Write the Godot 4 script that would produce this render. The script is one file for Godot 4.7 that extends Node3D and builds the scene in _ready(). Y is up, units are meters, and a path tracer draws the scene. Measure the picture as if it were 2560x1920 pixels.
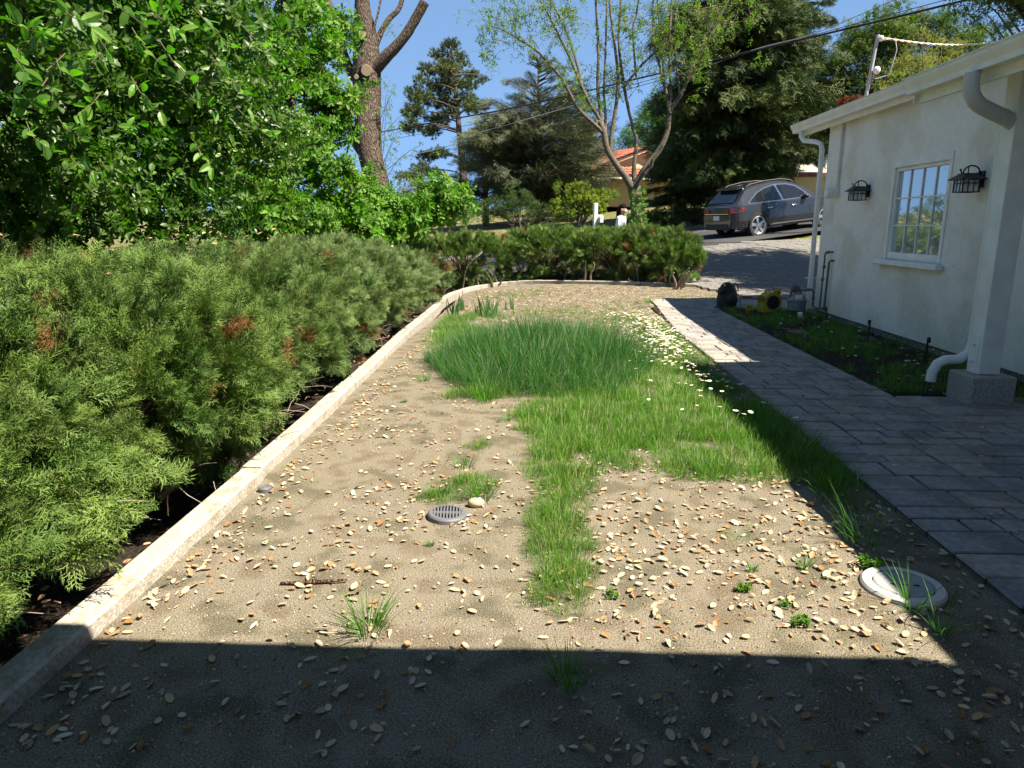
extends Node3D
# A sunny side yard: juniper hedge, weedy lawn, paver path and a white stucco house.

const F := 1778.0                      # focal length in photo pixels (2560 x 1920)
const CAM := Vector3(0.0, 1.5, 0.0)
const YAW := 2.5
const PITCH := -12.7
const P0 := Vector2(6.95, -23.4)       # a point of the street (x, z)
const RU := Vector2(0.912, -0.410)     # along the street, uphill
const RN := Vector2(0.410, 0.912)      # across the street, towards the house
const SUN := Vector3(0.63, 1.0, 0.27)
var eye := Basis()
var R := RandomNumberGenerator.new()
var taken := {}
var M := {}
var NZ := FastNoiseLite.new()

class Mb:
	var v := PackedVector3Array()
	var n := PackedVector3Array()
	var c := PackedColorArray()
	var col := Color(1, 1, 1)
	func trin(a: Vector3, b: Vector3, d: Vector3, na: Vector3, nb: Vector3, nd: Vector3) -> void:
		v.append(a); v.append(d); v.append(b)
		n.append(na); n.append(nd); n.append(nb)
		c.append(col); c.append(col); c.append(col)
	func tri(a: Vector3, b: Vector3, d: Vector3) -> void:
		var q := (b - a).cross(d - a).normalized()
		trin(a, b, d, q, q, q)
	func quad(a: Vector3, b: Vector3, d: Vector3, e: Vector3) -> void:
		tri(a, b, d)
		tri(a, d, e)
	func box(t: Transform3D, s: Vector3, bev := 0.0) -> void:
		var h := s * 0.5
		bev = minf(bev, minf(h.x, minf(h.y, h.z)) * 0.9)
		for ax in 3:
			for sg in [-1.0, 1.0]:
				var u := (ax + 1) % 3
				var w := (ax + 2) % 3
				var p: Array[Vector3] = []
				for k in [[-1, -1], [1, -1], [1, 1], [-1, 1]]:
					var q := Vector3.ZERO
					q[ax] = sg * h[ax]
					q[u] = k[0] * (h[u] - bev)
					q[w] = k[1] * (h[w] - bev)
					p.append(t * q)
				if sg > 0: quad(p[0], p[1], p[2], p[3])
				else: quad(p[3], p[2], p[1], p[0])
		if bev <= 0.0: return
		for ax in 3:
			var u := (ax + 1) % 3
			var w := (ax + 2) % 3
			for su in [-1.0, 1.0]:
				for sw in [-1.0, 1.0]:
					var p: Array[Vector3] = []
					for k in [[-1, 0], [1, 0], [1, 1], [-1, 1]]:
						var q := Vector3.ZERO
						q[ax] = k[0] * (h[ax] - bev)
						q[u] = su * (h[u] - (bev if k[1] == 1 else 0.0))
						q[w] = sw * (h[w] - (0.0 if k[1] == 1 else bev))
						p.append(t * q)
					if su * sw < 0: quad(p[0], p[1], p[2], p[3])
					else: quad(p[3], p[2], p[1], p[0])
		for sx in [-1.0, 1.0]:
			for sy in [-1.0, 1.0]:
				for sz in [-1.0, 1.0]:
					var a := t * Vector3(sx * h.x, sy * (h.y - bev), sz * (h.z - bev))
					var b := t * Vector3(sx * (h.x - bev), sy * h.y, sz * (h.z - bev))
					var d := t * Vector3(sx * (h.x - bev), sy * (h.y - bev), sz * h.z)
					if sx * sy * sz > 0: tri(a, b, d)
					else: tri(a, d, b)
	func tube(p: Array, r: Array, sides := 6, caps := true, wob := 0.0, rng: RandomNumberGenerator = null) -> void:
		var rings: Array = []
		var norms: Array = []
		var side := Vector3.ZERO
		for i in p.size():
			var d: Vector3 = (p[mini(i + 1, p.size() - 1)] - p[maxi(i - 1, 0)]).normalized()
			if i == 0:
				side = d.cross(Vector3.UP if absf(d.y) < 0.9 else Vector3.RIGHT).normalized()
			side = (side - d * side.dot(d)).normalized()
			var up := d.cross(side)
			var ring: Array[Vector3] = []
			var nn: Array[Vector3] = []
			for k in sides:
				var a := TAU * k / sides
				var o := side * cos(a) + up * sin(a)
				var rr: float = r[i]
				if rng and wob > 0.0: rr *= 1.0 + rng.randf_range(-wob, wob)
				ring.append(p[i] + o * rr)
				nn.append(o)
			rings.append(ring)
			norms.append(nn)
		for i in p.size() - 1:
			for k in sides:
				var l := (k + 1) % sides
				trin(rings[i][k], rings[i][l], rings[i + 1][l], norms[i][k], norms[i][l], norms[i + 1][l])
				trin(rings[i][k], rings[i + 1][l], rings[i + 1][k], norms[i][k], norms[i + 1][l], norms[i + 1][k])
		if caps:
			for k in sides:
				var l := (k + 1) % sides
				tri(p[0], rings[0][l], rings[0][k])
				var e := p.size() - 1
				tri(p[e], rings[e][k], rings[e][l])
	func lathe(t: Transform3D, pr: Array, sides := 16) -> void:
		# profile of Vector2(radius, height), bottom to top, outside of the turned body
		for i in pr.size() - 1:
			var a: Vector2 = pr[i]
			var b: Vector2 = pr[i + 1]
			var e := Vector2(b.y - a.y, a.x - b.x).normalized()
			for k in sides:
				var q: Array[Vector3] = []
				var w: Array[Vector3] = []
				for s in [[k, a], [k + 1, a], [k + 1, b], [k, b]]:
					var g: float = -TAU * s[0] / sides
					var pp: Vector2 = s[1]
					q.append(t * Vector3(cos(g) * pp.x, pp.y, sin(g) * pp.x))
					w.append((t.basis * Vector3(cos(g) * e.x, e.y, sin(g) * e.x)).normalized())
				if a.x > 1e-6: trin(q[0], q[1], q[2], w[0], w[1], w[2])
				if b.x > 1e-6: trin(q[0], q[2], q[3], w[0], w[2], w[3])
	func prism(t: Transform3D, poly: PackedVector2Array, d: float) -> void:
		# polygon in the local xy plane, thickness d along local z (centred)
		if Geometry2D.is_polygon_clockwise(poly): poly.reverse()
		var ids := Geometry2D.triangulate_polygon(poly)
		var z := d * 0.5
		for i in range(0, ids.size(), 3):
			var a := poly[ids[i]]
			var b := poly[ids[i + 1]]
			var e := poly[ids[i + 2]]
			if (b - a).cross(e - a) < 0.0:
				var s := b
				b = e
				e = s
			tri(t * Vector3(a.x, a.y, z), t * Vector3(b.x, b.y, z), t * Vector3(e.x, e.y, z))
			tri(t * Vector3(a.x, a.y, -z), t * Vector3(e.x, e.y, -z), t * Vector3(b.x, b.y, -z))
		for i in poly.size():
			var a := poly[i]
			var b := poly[(i + 1) % poly.size()]
			quad(t * Vector3(a.x, a.y, -z), t * Vector3(b.x, b.y, -z), t * Vector3(b.x, b.y, z), t * Vector3(a.x, a.y, z))
	func ball(o: Vector3, r: Vector3, seg := 10, rows := 7) -> void:
		for i in rows:
			var a := PI * i / rows - PI / 2
			var b := PI * (i + 1) / rows - PI / 2
			for k in seg:
				var q: Array[Vector3] = []
				var w: Array[Vector3] = []
				for s in [[k, a], [k + 1, a], [k + 1, b], [k, b]]:
					var g: float = -TAU * s[0] / seg
					var u := Vector3(cos(g) * cos(s[1]), sin(s[1]), sin(g) * cos(s[1]))
					q.append(o + u * r)
					w.append((u / r).normalized())
				if i > 0: trin(q[0], q[1], q[2], w[0], w[1], w[2])
				if i < rows - 1: trin(q[0], q[2], q[3], w[0], w[2], w[3])
	func leaf(t: Transform3D, l: float, w: float, cup := 0.25, bend := 0.2, lobes := 0) -> void:
		# a leaf from the origin along local +y, facing local +z
		var ys := [0.0, 0.3, 0.62, 1.0]
		var ws := [0.12, 0.95, 1.0, 0.0]
		if lobes == 2:
			ys = [0.0, 0.1, 0.3, 0.6, 0.86, 1.0]
			ws = [0.12, 0.62, 0.97, 1.0, 0.6, 0.0]
		elif lobes == 3:
			ys = [0.0, 0.45, 1.0]
			ws = [0.15, 1.0, 0.0]
		elif lobes == 1:
			ys = [0.0, 0.22, 0.34, 0.52, 0.62, 0.8, 1.0]
			ws = [0.1, 0.62, 0.36, 1.0, 0.5, 0.85, 0.0]
		for i in ys.size() - 1:
			var q: Array[Vector3] = []
			for j in [i, i + 1]:
				var y: float = ys[j]
				var x: float = ws[j] * w * 0.5
				var z := -bend * l * y * y
				q.append(t * Vector3(-x, y * l, z + cup * x))
				q.append(t * Vector3(0, y * l, z))
				q.append(t * Vector3(x, y * l, z + cup * x))
			tri(q[0], q[1], q[4])
			tri(q[1], q[2], q[4])
			if ws[i + 1] > 0.0:
				tri(q[0], q[4], q[3])
				tri(q[2], q[5], q[4])
	func blade(o: Vector3, dir: Vector3, sidev: Vector3, l: float, w: float, droop: float, seg := 3) -> void:
		var prev_a := o - sidev * w * 0.5
		var prev_b := o + sidev * w * 0.5
		var flat := Vector3(dir.x, 0, dir.z)
		for i in range(1, seg + 1):
			var t := float(i) / seg
			var p := o + dir * l * t + (flat.normalized() * 0.6 - Vector3.UP) * droop * l * t * t
			var ww := w * (1.0 - t * t) * 0.5
			if i == seg:
				tri(prev_a, prev_b, p)
			else:
				quad(prev_a, prev_b, p + sidev * ww, p - sidev * ww)
			prev_a = p - sidev * ww
			prev_b = p + sidev * ww
	func add(o: Mb, t: Transform3D, k: Color) -> void:
		v.append_array(t * o.v)
		var nb := t.basis.orthonormalized()
		for q in o.n: n.append(nb * q)
		for q in o.c: c.append(q * k)
	func done(mat: Material) -> ArrayMesh:
		var a := []
		a.resize(Mesh.ARRAY_MAX)
		a[Mesh.ARRAY_VERTEX] = v
		a[Mesh.ARRAY_NORMAL] = n
		a[Mesh.ARRAY_COLOR] = c
		var m := ArrayMesh.new()
		m.add_surface_from_arrays(Mesh.PRIMITIVE_TRIANGLES, a)
		m.surface_set_material(0, mat)
		return m

# ---------------------------------------------------------------- helpers
func ray(px: float, py: float) -> Vector3:
	return eye * Vector3((px - 1280.0) / F, -(py - 960.0) / F, -1.0)
func W(px: float, py: float, d: float) -> Vector3:       # a photo pixel at a depth in metres
	return CAM + ray(px, py) * d
func G(px: float, py: float, h := 0.0) -> Vector3:       # a photo pixel on level ground
	var r := ray(px, py)
	return CAM + r * ((h - CAM.y) / r.y)
func GT(px: float, py: float) -> Vector3:                # a photo pixel on the terrain
	var r := ray(px, py)
	var t := 1.0
	for i in 400:
		var p := CAM + r * t
		if p.y <= th(p.x, p.z): return p
		t += 0.1
	return CAM + r * t
func numbered(base: String) -> String:
	var k: int = taken.get(base, 0)
	taken[base] = k + 1
	return base if k == 0 else "%s_%03d" % [base, k]
func tag(o: Node, label: String, category: String, group := "") -> void:
	o.set_meta("label", label)
	o.set_meta("category", category)
	if group != "": o.set_meta("group", group)
func thing(called: String, label: String, category: String, at := Vector3.ZERO, group := "") -> Node3D:
	var o := Node3D.new()
	o.name = numbered(called)
	o.position = at
	add_child(o, true)
	tag(o, label, category, group)
	return o
func part(parent: Node, called: String, mb: Mb, mat: Material, label := "") -> MeshInstance3D:
	var o := MeshInstance3D.new()
	o.name = called
	o.mesh = mb.done(mat)
	parent.add_child(o, true)
	if label != "": o.set_meta("label", label)
	return o
func piece(parent: Node, called: String, mesh: Mesh, t: Transform3D) -> MeshInstance3D:
	var o := MeshInstance3D.new()
	o.name = called
	o.mesh = mesh
	o.transform = t
	parent.add_child(o, true)
	return o
func single(called: String, mb: Mb, mat: Material, label: String, category: String, at := Vector3.ZERO, group := "") -> MeshInstance3D:
	var o := MeshInstance3D.new()
	o.name = numbered(called)
	o.mesh = mb.done(mat)
	o.position = at
	add_child(o, true)
	tag(o, label, category, group)
	return o
func structure(called: String, mb: Mb, mat: Material) -> MeshInstance3D:
	var o := MeshInstance3D.new()
	o.name = numbered(called)
	o.mesh = mb.done(mat)
	add_child(o, true)
	o.set_meta("kind", "structure")
	return o
func many(parent: Node, called: String, mesh: Mesh, ts: Array, cs: Array) -> MultiMeshInstance3D:
	var mm := MultiMesh.new()
	mm.transform_format = MultiMesh.TRANSFORM_3D
	mm.use_colors = true
	mm.mesh = mesh
	mm.instance_count = ts.size()
	for i in ts.size():
		mm.set_instance_transform(i, ts[i])
		mm.set_instance_color(i, cs[i])
	var o := MultiMeshInstance3D.new()
	o.name = called if parent != self else numbered(called)
	o.multimesh = mm
	parent.add_child(o, true)
	o.set_meta("kind", "stuff")
	return o
func bag(k: int) -> Array:
	var b := []
	for i in k: b.append([[], []])
	return b
func spill(parent: Node, called: String, meshes: Array, b: Array) -> void:
	for i in meshes.size():
		if b[i][0].size() > 0: many(parent, called, meshes[i], b[i][0], b[i][1])
func lin(r: float, g: float, b: float) -> Color:
	return Color(r, g, b).linear_to_srgb()
func mat(called: String, c: Color, rough := 0.8, metal := 0.0, spec := 0.5) -> StandardMaterial3D:
	var m := StandardMaterial3D.new()
	m.resource_name = called
	m.albedo_color = c
	m.roughness = rough
	m.metallic = metal
	m.metallic_specular = spec
	M[called] = m
	return m
func tint(called: String, rough := 0.6, back := Color(0, 0, 0), spec := 0.5) -> StandardMaterial3D:
	var m := mat(called, Color(1, 1, 1), rough, 0.0, spec)
	m.vertex_color_use_as_albedo = true
	if back != Color(0, 0, 0):
		m.backlight_enabled = true
		m.backlight = back
	return m
func noise_tex(sd: int, freq: float, stops: Array, size := 512, kind := FastNoiseLite.TYPE_SIMPLEX_SMOOTH, oct := 4) -> NoiseTexture2D:
	var f := FastNoiseLite.new()
	f.seed = sd
	f.frequency = freq
	f.noise_type = kind
	f.fractal_octaves = oct
	var t := NoiseTexture2D.new()
	t.width = size
	t.height = size
	t.seamless = true
	t.noise = f
	var g := Gradient.new()
	var of := PackedFloat32Array()
	var cl := PackedColorArray()
	for s in stops:
		of.append(s[0])
		cl.append(s[1])
	g.offsets = of
	g.colors = cl
	t.color_ramp = g
	return t
func grain(m: StandardMaterial3D, tex: Texture2D, scale: float, bump: Texture2D = null, cm := 0.0, world := true) -> void:
	m.albedo_texture = tex
	m.uv1_triplanar = true
	m.uv1_world_triplanar = world
	m.uv1_scale = Vector3.ONE * scale
	if bump:
		m.heightmap_enabled = true
		m.heightmap_texture = bump
		m.heightmap_scale = cm
func patchy(m: StandardMaterial3D, tex: Texture2D, scale: float) -> void:
	m.detail_enabled = true
	m.detail_albedo = tex
	m.detail_blend_mode = BaseMaterial3D.BLEND_MODE_MUL
	m.detail_uv_layer = BaseMaterial3D.DETAIL_UV_2
	m.uv2_triplanar = true
	m.uv2_world_triplanar = true
	m.uv2_scale = Vector3.ONE * scale
func rb(a: float, b: float) -> float:
	return R.randf_range(a, b)
func rdir() -> Vector3:
	var z := rb(-1, 1)
	var a := rb(0, TAU)
	var s := sqrt(1 - z * z)
	return Vector3(cos(a) * s, z, sin(a) * s)
func facing(dir: Vector3, roll := 0.0) -> Basis:
	# a basis whose +y runs along dir
	var y := dir.normalized()
	var x := y.cross(Vector3.UP if absf(y.y) < 0.95 else Vector3.RIGHT).normalized()
	var b := Basis(x, y, x.cross(y))
	return b * Basis(Vector3.UP, roll)
func road_h(x: float, z: float) -> float:
	var a := (Vector2(x, z) - P0).dot(RU)
	return 1.06 + (a * 0.1 if a > -14.0 else -1.4 + (a + 14.0) * 0.04)
func th(x: float, z: float) -> float:
	var s := (Vector2(x, z) - P0).dot(RN) - 0.6
	var h := road_h(x, z)
	if s > 0.0:
		h *= pow(clampf(1.0 - s / 8.4, 0.0, 1.0), 1.15)
	elif s < -6.2:
		var q := -6.2 - s
		h += minf(q, 3.0) * 0.16 + clampf(q - 3.0, 0.0, 60.0) * 0.012
	if x < -2.3 and s > 0.0:
		h -= clampf(-2.3 - x, 0.0, 14.0) * 0.09
	return h

# ---------------------------------------------------------------- scene
func _ready() -> void:
	R.seed = 4711
	NZ.seed = 7
	NZ.frequency = 0.35
	eye = Basis(Vector3.UP, deg_to_rad(YAW)) * Basis(Vector3.RIGHT, deg_to_rad(PITCH))
	var cam := Camera3D.new()
	cam.name = "camera"
	cam.transform = Transform3D(eye, CAM)
	cam.fov = 2.0 * rad_to_deg(atan(960.0 / F))
	cam.near = 0.05
	cam.far = 3000.0
	cam.current = true
	add_child(cam)
	var env := Environment.new()
	env.background_mode = Environment.BG_SKY
	var sm := ProceduralSkyMaterial.new()
	sm.sky_top_color = lin(0.046, 0.078, 0.14)
	sm.sky_horizon_color = lin(0.112, 0.205, 0.365)
	sm.sky_curve = 0.28
	sm.ground_bottom_color = lin(0.06, 0.055, 0.045)
	sm.ground_horizon_color = lin(0.13, 0.19, 0.27)
	sm.sun_angle_max = 4.0
	var sky := Sky.new()
	sky.sky_material = sm
	env.sky = sky
	env.tonemap_mode = Environment.TONE_MAPPER_LINEAR
	env.tonemap_exposure = 3.1
	env.sdfgi_enabled = true
	env.ssao_enabled = true
	env.ssil_enabled = true
	var we := WorldEnvironment.new()
	we.name = "environment"
	we.environment = env
	add_child(we)
	var sun := DirectionalLight3D.new()
	sun.name = "sun"
	sun.light_energy = 1.6
	sun.light_color = Color(1.0, 0.96, 0.89)
	sun.light_angular_distance = 0.53
	sun.shadow_enabled = true
	add_child(sun)
	sun.look_at_from_position(SUN * 10.0, Vector3.ZERO)
	materials()
	ground()
	paving()
	house()
	kerb()
	porch()
	var_wall_things()
	bed_things()
	lawn_things()
	hedges()
	oaks()
	pruned_tree()
	stem_tree()
	far_trees()
	street_things()
	neighbour()
	cables()
	grasses()
	litter()

func materials() -> void:
	var k := Color(0, 0, 0)
	var w := Color(1, 1, 1)
	var bump_fine := noise_tex(3, 0.06, [[0.0, k], [1.0, w]], 512, FastNoiseLite.TYPE_SIMPLEX, 5)
	var bump_grit := noise_tex(5, 0.16, [[0.0, k], [1.0, w]], 1024, FastNoiseLite.TYPE_SIMPLEX, 4)
	var m := mat("dirt", w, 0.95, 0.0, 0.2)
	grain(m, noise_tex(11, 0.11, [[0.12, lin(0.085, 0.074, 0.058)], [0.4, lin(0.160, 0.142, 0.112)], [0.65, lin(0.215, 0.191, 0.151)], [0.9, lin(0.315, 0.28, 0.222)]], 1024, FastNoiseLite.TYPE_SIMPLEX, 5), 0.8, bump_grit, 0.4)
	patchy(m, noise_tex(12, 0.012, [[0.2, Color(0.80, 0.80, 0.75)], [0.4, Color(0.98, 0.97, 0.93)], [0.6, Color(1, 0.99, 0.97)], [0.8, Color(0.88, 0.85, 0.80)]], 512, FastNoiseLite.TYPE_SIMPLEX, 6), 0.31)
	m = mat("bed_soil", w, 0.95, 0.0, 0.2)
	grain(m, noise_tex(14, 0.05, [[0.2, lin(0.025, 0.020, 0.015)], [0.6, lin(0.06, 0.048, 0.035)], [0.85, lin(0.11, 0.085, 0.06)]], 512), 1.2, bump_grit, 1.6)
	m = mat("yard", w, 0.95, 0.0, 0.2)
	grain(m, noise_tex(15, 0.03, [[0.25, lin(0.06, 0.085, 0.025)], [0.5, lin(0.14, 0.14, 0.06)], [0.75, lin(0.24, 0.19, 0.10)]], 512), 0.22, bump_fine, 3.0)
	m = mat("asphalt", w, 0.85, 0.0, 0.4)
	grain(m, noise_tex(16, 0.2, [[0.2, lin(0.035, 0.036, 0.038)], [0.8, lin(0.085, 0.085, 0.085)]], 512), 1.0, bump_grit, 0.4)
	patchy(m, noise_tex(17, 0.012, [[0.3, Color(0.8, 0.8, 0.8)], [0.7, w]], 256), 0.1)
	m = mat("concrete", w, 0.85, 0.0, 0.3)
	grain(m, noise_tex(18, 0.05, [[0.2, lin(0.30, 0.275, 0.235)], [0.6, lin(0.40, 0.37, 0.32)], [0.9, lin(0.45, 0.42, 0.37)]], 512), 1.4, bump_fine, 0.25)
	patchy(m, noise_tex(19, 0.02, [[0.22, Color(0.90, 0.87, 0.82)], [0.4, Color(0.98, 0.97, 0.95)], [0.7, w]], 512, FastNoiseLite.TYPE_SIMPLEX, 5), 0.5)
	for i in 3:
		var cc: Array = [[0.30, 0.275, 0.25], [0.265, 0.25, 0.24], [0.325, 0.285, 0.245]][i]
		m = mat("paver_%s" % ["a", "b", "c"][i], w, 0.9, 0.0, 0.3)
		grain(m, noise_tex(20 + i, 0.06, [[0.2, lin(cc[0] * 0.82, cc[1] * 0.82, cc[2] * 0.82)], [0.6, lin(cc[0], cc[1], cc[2])], [0.9, lin(cc[0] * 1.18, cc[1] * 1.18, cc[2] * 1.18)]], 256), 1.1, bump_fine, 0.35)
		patchy(m, noise_tex(26, 0.02, [[0.3, Color(0.86, 0.86, 0.86)], [0.6, w]], 256), 0.45)
	m = mat("drive_paver", w, 0.9, 0.0, 0.3)
	grain(m, noise_tex(27, 0.06, [[0.2, lin(0.125, 0.12, 0.112)], [0.8, lin(0.20, 0.19, 0.175)]], 256), 1.1, bump_fine, 0.35)
	m = mat("stucco", w, 0.92, 0.0, 0.2)
	grain(m, noise_tex(30, 0.03, [[0.2, lin(0.74, 0.715, 0.66)], [0.55, lin(0.77, 0.745, 0.69)], [0.9, lin(0.80, 0.775, 0.72)]], 512), 0.5, noise_tex(31, 0.05, [[0.0, k], [1.0, w]], 512, FastNoiseLite.TYPE_SIMPLEX, 4), 0.4)
	patchy(m, noise_tex(32, 0.01, [[0.3, Color(0.94, 0.93, 0.90)], [0.6, w]], 256), 0.3)
	m = mat("white_paint", w, 0.55)
	grain(m, noise_tex(33, 0.02, [[0.25, lin(0.72, 0.705, 0.66)], [0.7, lin(0.80, 0.785, 0.74)]], 256), 0.7)
	m = mat("shaded_elbow_paint", w, 0.6)  # light paint greyed: the shade under the elbow is put into its colour
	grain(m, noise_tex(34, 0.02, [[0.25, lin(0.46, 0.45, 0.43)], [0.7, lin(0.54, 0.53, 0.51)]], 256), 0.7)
	m = mat("foundation", w, 0.95)
	grain(m, noise_tex(35, 0.06, [[0.25, lin(0.10, 0.095, 0.085)], [0.7, lin(0.22, 0.21, 0.19)]], 256), 1.0, bump_fine, 0.6)
	m = mat("block", w, 0.95)
	grain(m, noise_tex(36, 0.09, [[0.25, lin(0.27, 0.255, 0.235)], [0.7, lin(0.40, 0.385, 0.36)]], 256), 1.4, bump_fine, 0.5)
	m = mat("bark_dark", w, 0.95, 0.0, 0.2)
	grain(m, noise_tex(40, 0.045, [[0.2, lin(0.05, 0.036, 0.028)], [0.5, lin(0.15, 0.115, 0.09)], [0.8, lin(0.27, 0.215, 0.175)]], 512, FastNoiseLite.TYPE_SIMPLEX, 5), 1.0, noise_tex(41, 0.05, [[0.25, k], [0.75, w]], 512, FastNoiseLite.TYPE_SIMPLEX, 4), 6.0)
	m.uv1_scale = Vector3(1.6, 0.3, 1.6)
	m = mat("bark_pale", w, 0.95, 0.0, 0.2)
	grain(m, noise_tex(42, 0.05, [[0.2, lin(0.065, 0.054, 0.040)], [0.5, lin(0.15, 0.128, 0.098)], [0.8, lin(0.25, 0.215, 0.165)]], 512), 1.0, bump_fine, 3.0)
	m.uv1_scale = Vector3(1.8, 0.5, 1.8)
	m = mat("bark_red", w, 0.95, 0.0, 0.2)
	grain(m, noise_tex(43, 0.05, [[0.2, lin(0.06, 0.032, 0.02)], [0.6, lin(0.17, 0.095, 0.06)], [0.85, lin(0.24, 0.15, 0.10)]], 512), 1.0, bump_fine, 4.0)
	m.uv1_scale = Vector3(1.4, 0.25, 1.4)
	m = mat("twig_bark", lin(0.11, 0.085, 0.055), 0.9, 0.0, 0.2)
	m = mat("dead_wood", lin(0.27, 0.215, 0.175), 0.95, 0.0, 0.2)
	m = mat("cut_wood", w, 0.9, 0.0, 0.2)
	grain(m, noise_tex(44, 0.06, [[0.2, lin(0.35, 0.26, 0.17)], [0.8, lin(0.56, 0.45, 0.31)]], 256), 2.0)
	tint("leaf_gloss", 0.42, Color(0.75, 1.0, 0.35), 0.55)
	tint("leaf_soft", 0.5, Color(0.8, 1.0, 0.4), 0.4)
	tint("juniper", 0.6, Color(0.45, 0.6, 0.3), 0.35)
	tint("needle", 0.6, Color(0.3, 0.4, 0.2), 0.3)
	tint("blade", 0.45, Color(0.7, 1.0, 0.4), 0.45)
	tint("dry_leaf", 0.75, Color(0.5, 0.4, 0.25), 0.3)
	tint("petal", 0.6, Color(0.7, 0.7, 0.7), 0.3)
	tint("painted", 0.7)
	tint("cloth", 0.95, Color(0, 0, 0), 0.2)
	tint("gritstone", 0.95, Color(0, 0, 0), 0.2)
	mat("black_iron", lin(0.012, 0.012, 0.014), 0.5, 0.0, 0.5)
	mat("black_plastic", lin(0.014, 0.014, 0.015), 0.55)
	mat("rubber", lin(0.018, 0.018, 0.018), 0.9)
	mat("grate_plastic", lin(0.11, 0.11, 0.12), 0.6)
	mat("meter_grey", lin(0.19, 0.205, 0.20), 0.6)
	mat("pipe_iron", lin(0.10, 0.095, 0.09), 0.65)
	mat("brass", lin(0.22, 0.12, 0.05), 0.6)
	mat("fan_yellow", lin(0.36, 0.28, 0.02), 0.45)
	mat("white_plastic", lin(0.72, 0.71, 0.68), 0.45)
	mat("cream_plastic", lin(0.50, 0.47, 0.42), 0.7)
	m = mat("lid_concrete", w, 0.95)
	grain(m, noise_tex(50, 0.15, [[0.25, lin(0.30, 0.29, 0.28)], [0.7, lin(0.44, 0.43, 0.41)]], 256), 2.0, bump_grit, 0.3)
	m = mat("window_glass", lin(0.50, 0.55, 0.55), 0.0, 0.55, 1.0)
	m.clearcoat_enabled = true
	m.clearcoat = 1.0
	m.clearcoat_roughness = 0.0
	m = mat("lantern_glass", Color(0.85, 0.85, 0.82, 0.35), 0.12)
	m.transparency = BaseMaterial3D.TRANSPARENCY_ALPHA
	m = mat("car_paint", lin(0.032, 0.037, 0.046), 0.32, 0.5)
	m.clearcoat_enabled = true
	m.clearcoat = 1.0
	m.clearcoat_roughness = 0.05
	mat("car_glass", lin(0.012, 0.014, 0.015), 0.03, 0.0, 1.0)
	mat("chrome", lin(0.75, 0.75, 0.76), 0.18, 1.0)
	mat("alloy", lin(0.58, 0.58, 0.60), 0.35, 0.9)
	mat("tail_red", lin(0.22, 0.012, 0.012), 0.25)
	mat("cable_black", lin(0.012, 0.012, 0.012), 0.7)
	mat("cable_grey", lin(0.36, 0.36, 0.37), 0.6)
	mat("cable_white", lin(0.62, 0.58, 0.48), 0.7)
	mat("sign_white", lin(0.60, 0.60, 0.60), 0.5)
	mat("sign_red", lin(0.45, 0.04, 0.04), 0.5)
	mat("cream_wall", lin(0.50, 0.40, 0.27), 0.9)
	mat("cream_trim", lin(0.62, 0.54, 0.38), 0.7)
	mat("brown_trim", lin(0.14, 0.05, 0.04), 0.7)
	mat("pale_door", lin(0.42, 0.42, 0.38), 0.7)
	for i in 3:
		mat("tile_%s" % ["a", "b", "c"][i], [lin(0.36, 0.105, 0.06), lin(0.30, 0.085, 0.055), lin(0.42, 0.14, 0.08)][i], 0.85)

func sheet(mb: Mb, x0: float, x1: float, z0: float, z1: float, nx: int, nz: int, f: Callable) -> void:
	var q := PackedVector3Array()
	for j in nz + 1:
		for i in nx + 1:
			var x := lerpf(x0, x1, float(i) / nx)
			var z := lerpf(z0, z1, float(j) / nz)
			q.append(Vector3(x, f.call(x, z), z))
	var nn := PackedVector3Array()
	for j in nz + 1:
		for i in nx + 1:
			var a: Vector3 = q[j * (nx + 1) + mini(i + 1, nx)] - q[j * (nx + 1) + maxi(i - 1, 0)]
			var b: Vector3 = q[mini(j + 1, nz) * (nx + 1) + i] - q[maxi(j - 1, 0) * (nx + 1) + i]
			nn.append(b.cross(a).normalized() * (1.0 if b.cross(a).y > 0 else -1.0))
	for j in nz:
		for i in nx:
			var a := j * (nx + 1) + i
			var b := a + 1
			var c := a + nx + 1
			var d := c + 1
			mb.trin(q[a], q[c], q[d], nn[a], nn[c], nn[d])
			mb.trin(q[a], q[d], q[b], nn[a], nn[d], nn[b])

func lawn_y(x: float, z: float) -> float:
	return th(x, z) + 0.007 * NZ.get_noise_2d(x * 7.0, z * 7.0) + 0.012 * NZ.get_noise_2d(x * 1.5 + 9.0, z * 1.5) - 0.01

const KERB_IN := [[-1.68, 1.5], [-1.68, -1.0], [-1.67, -2.4], [-1.68, -3.6], [-1.70, -5.0], [-1.74, -6.4], [-1.80, -8.4], [-1.88, -10.6], [-1.95, -12.8], [-1.98, -14.6], [-1.88, -15.7], [-1.55, -16.6], [-1.0, -17.1], [-0.3, -17.15], [0.75, -16.75], [2.0, -16.25], [3.35, -15.75]]

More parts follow.
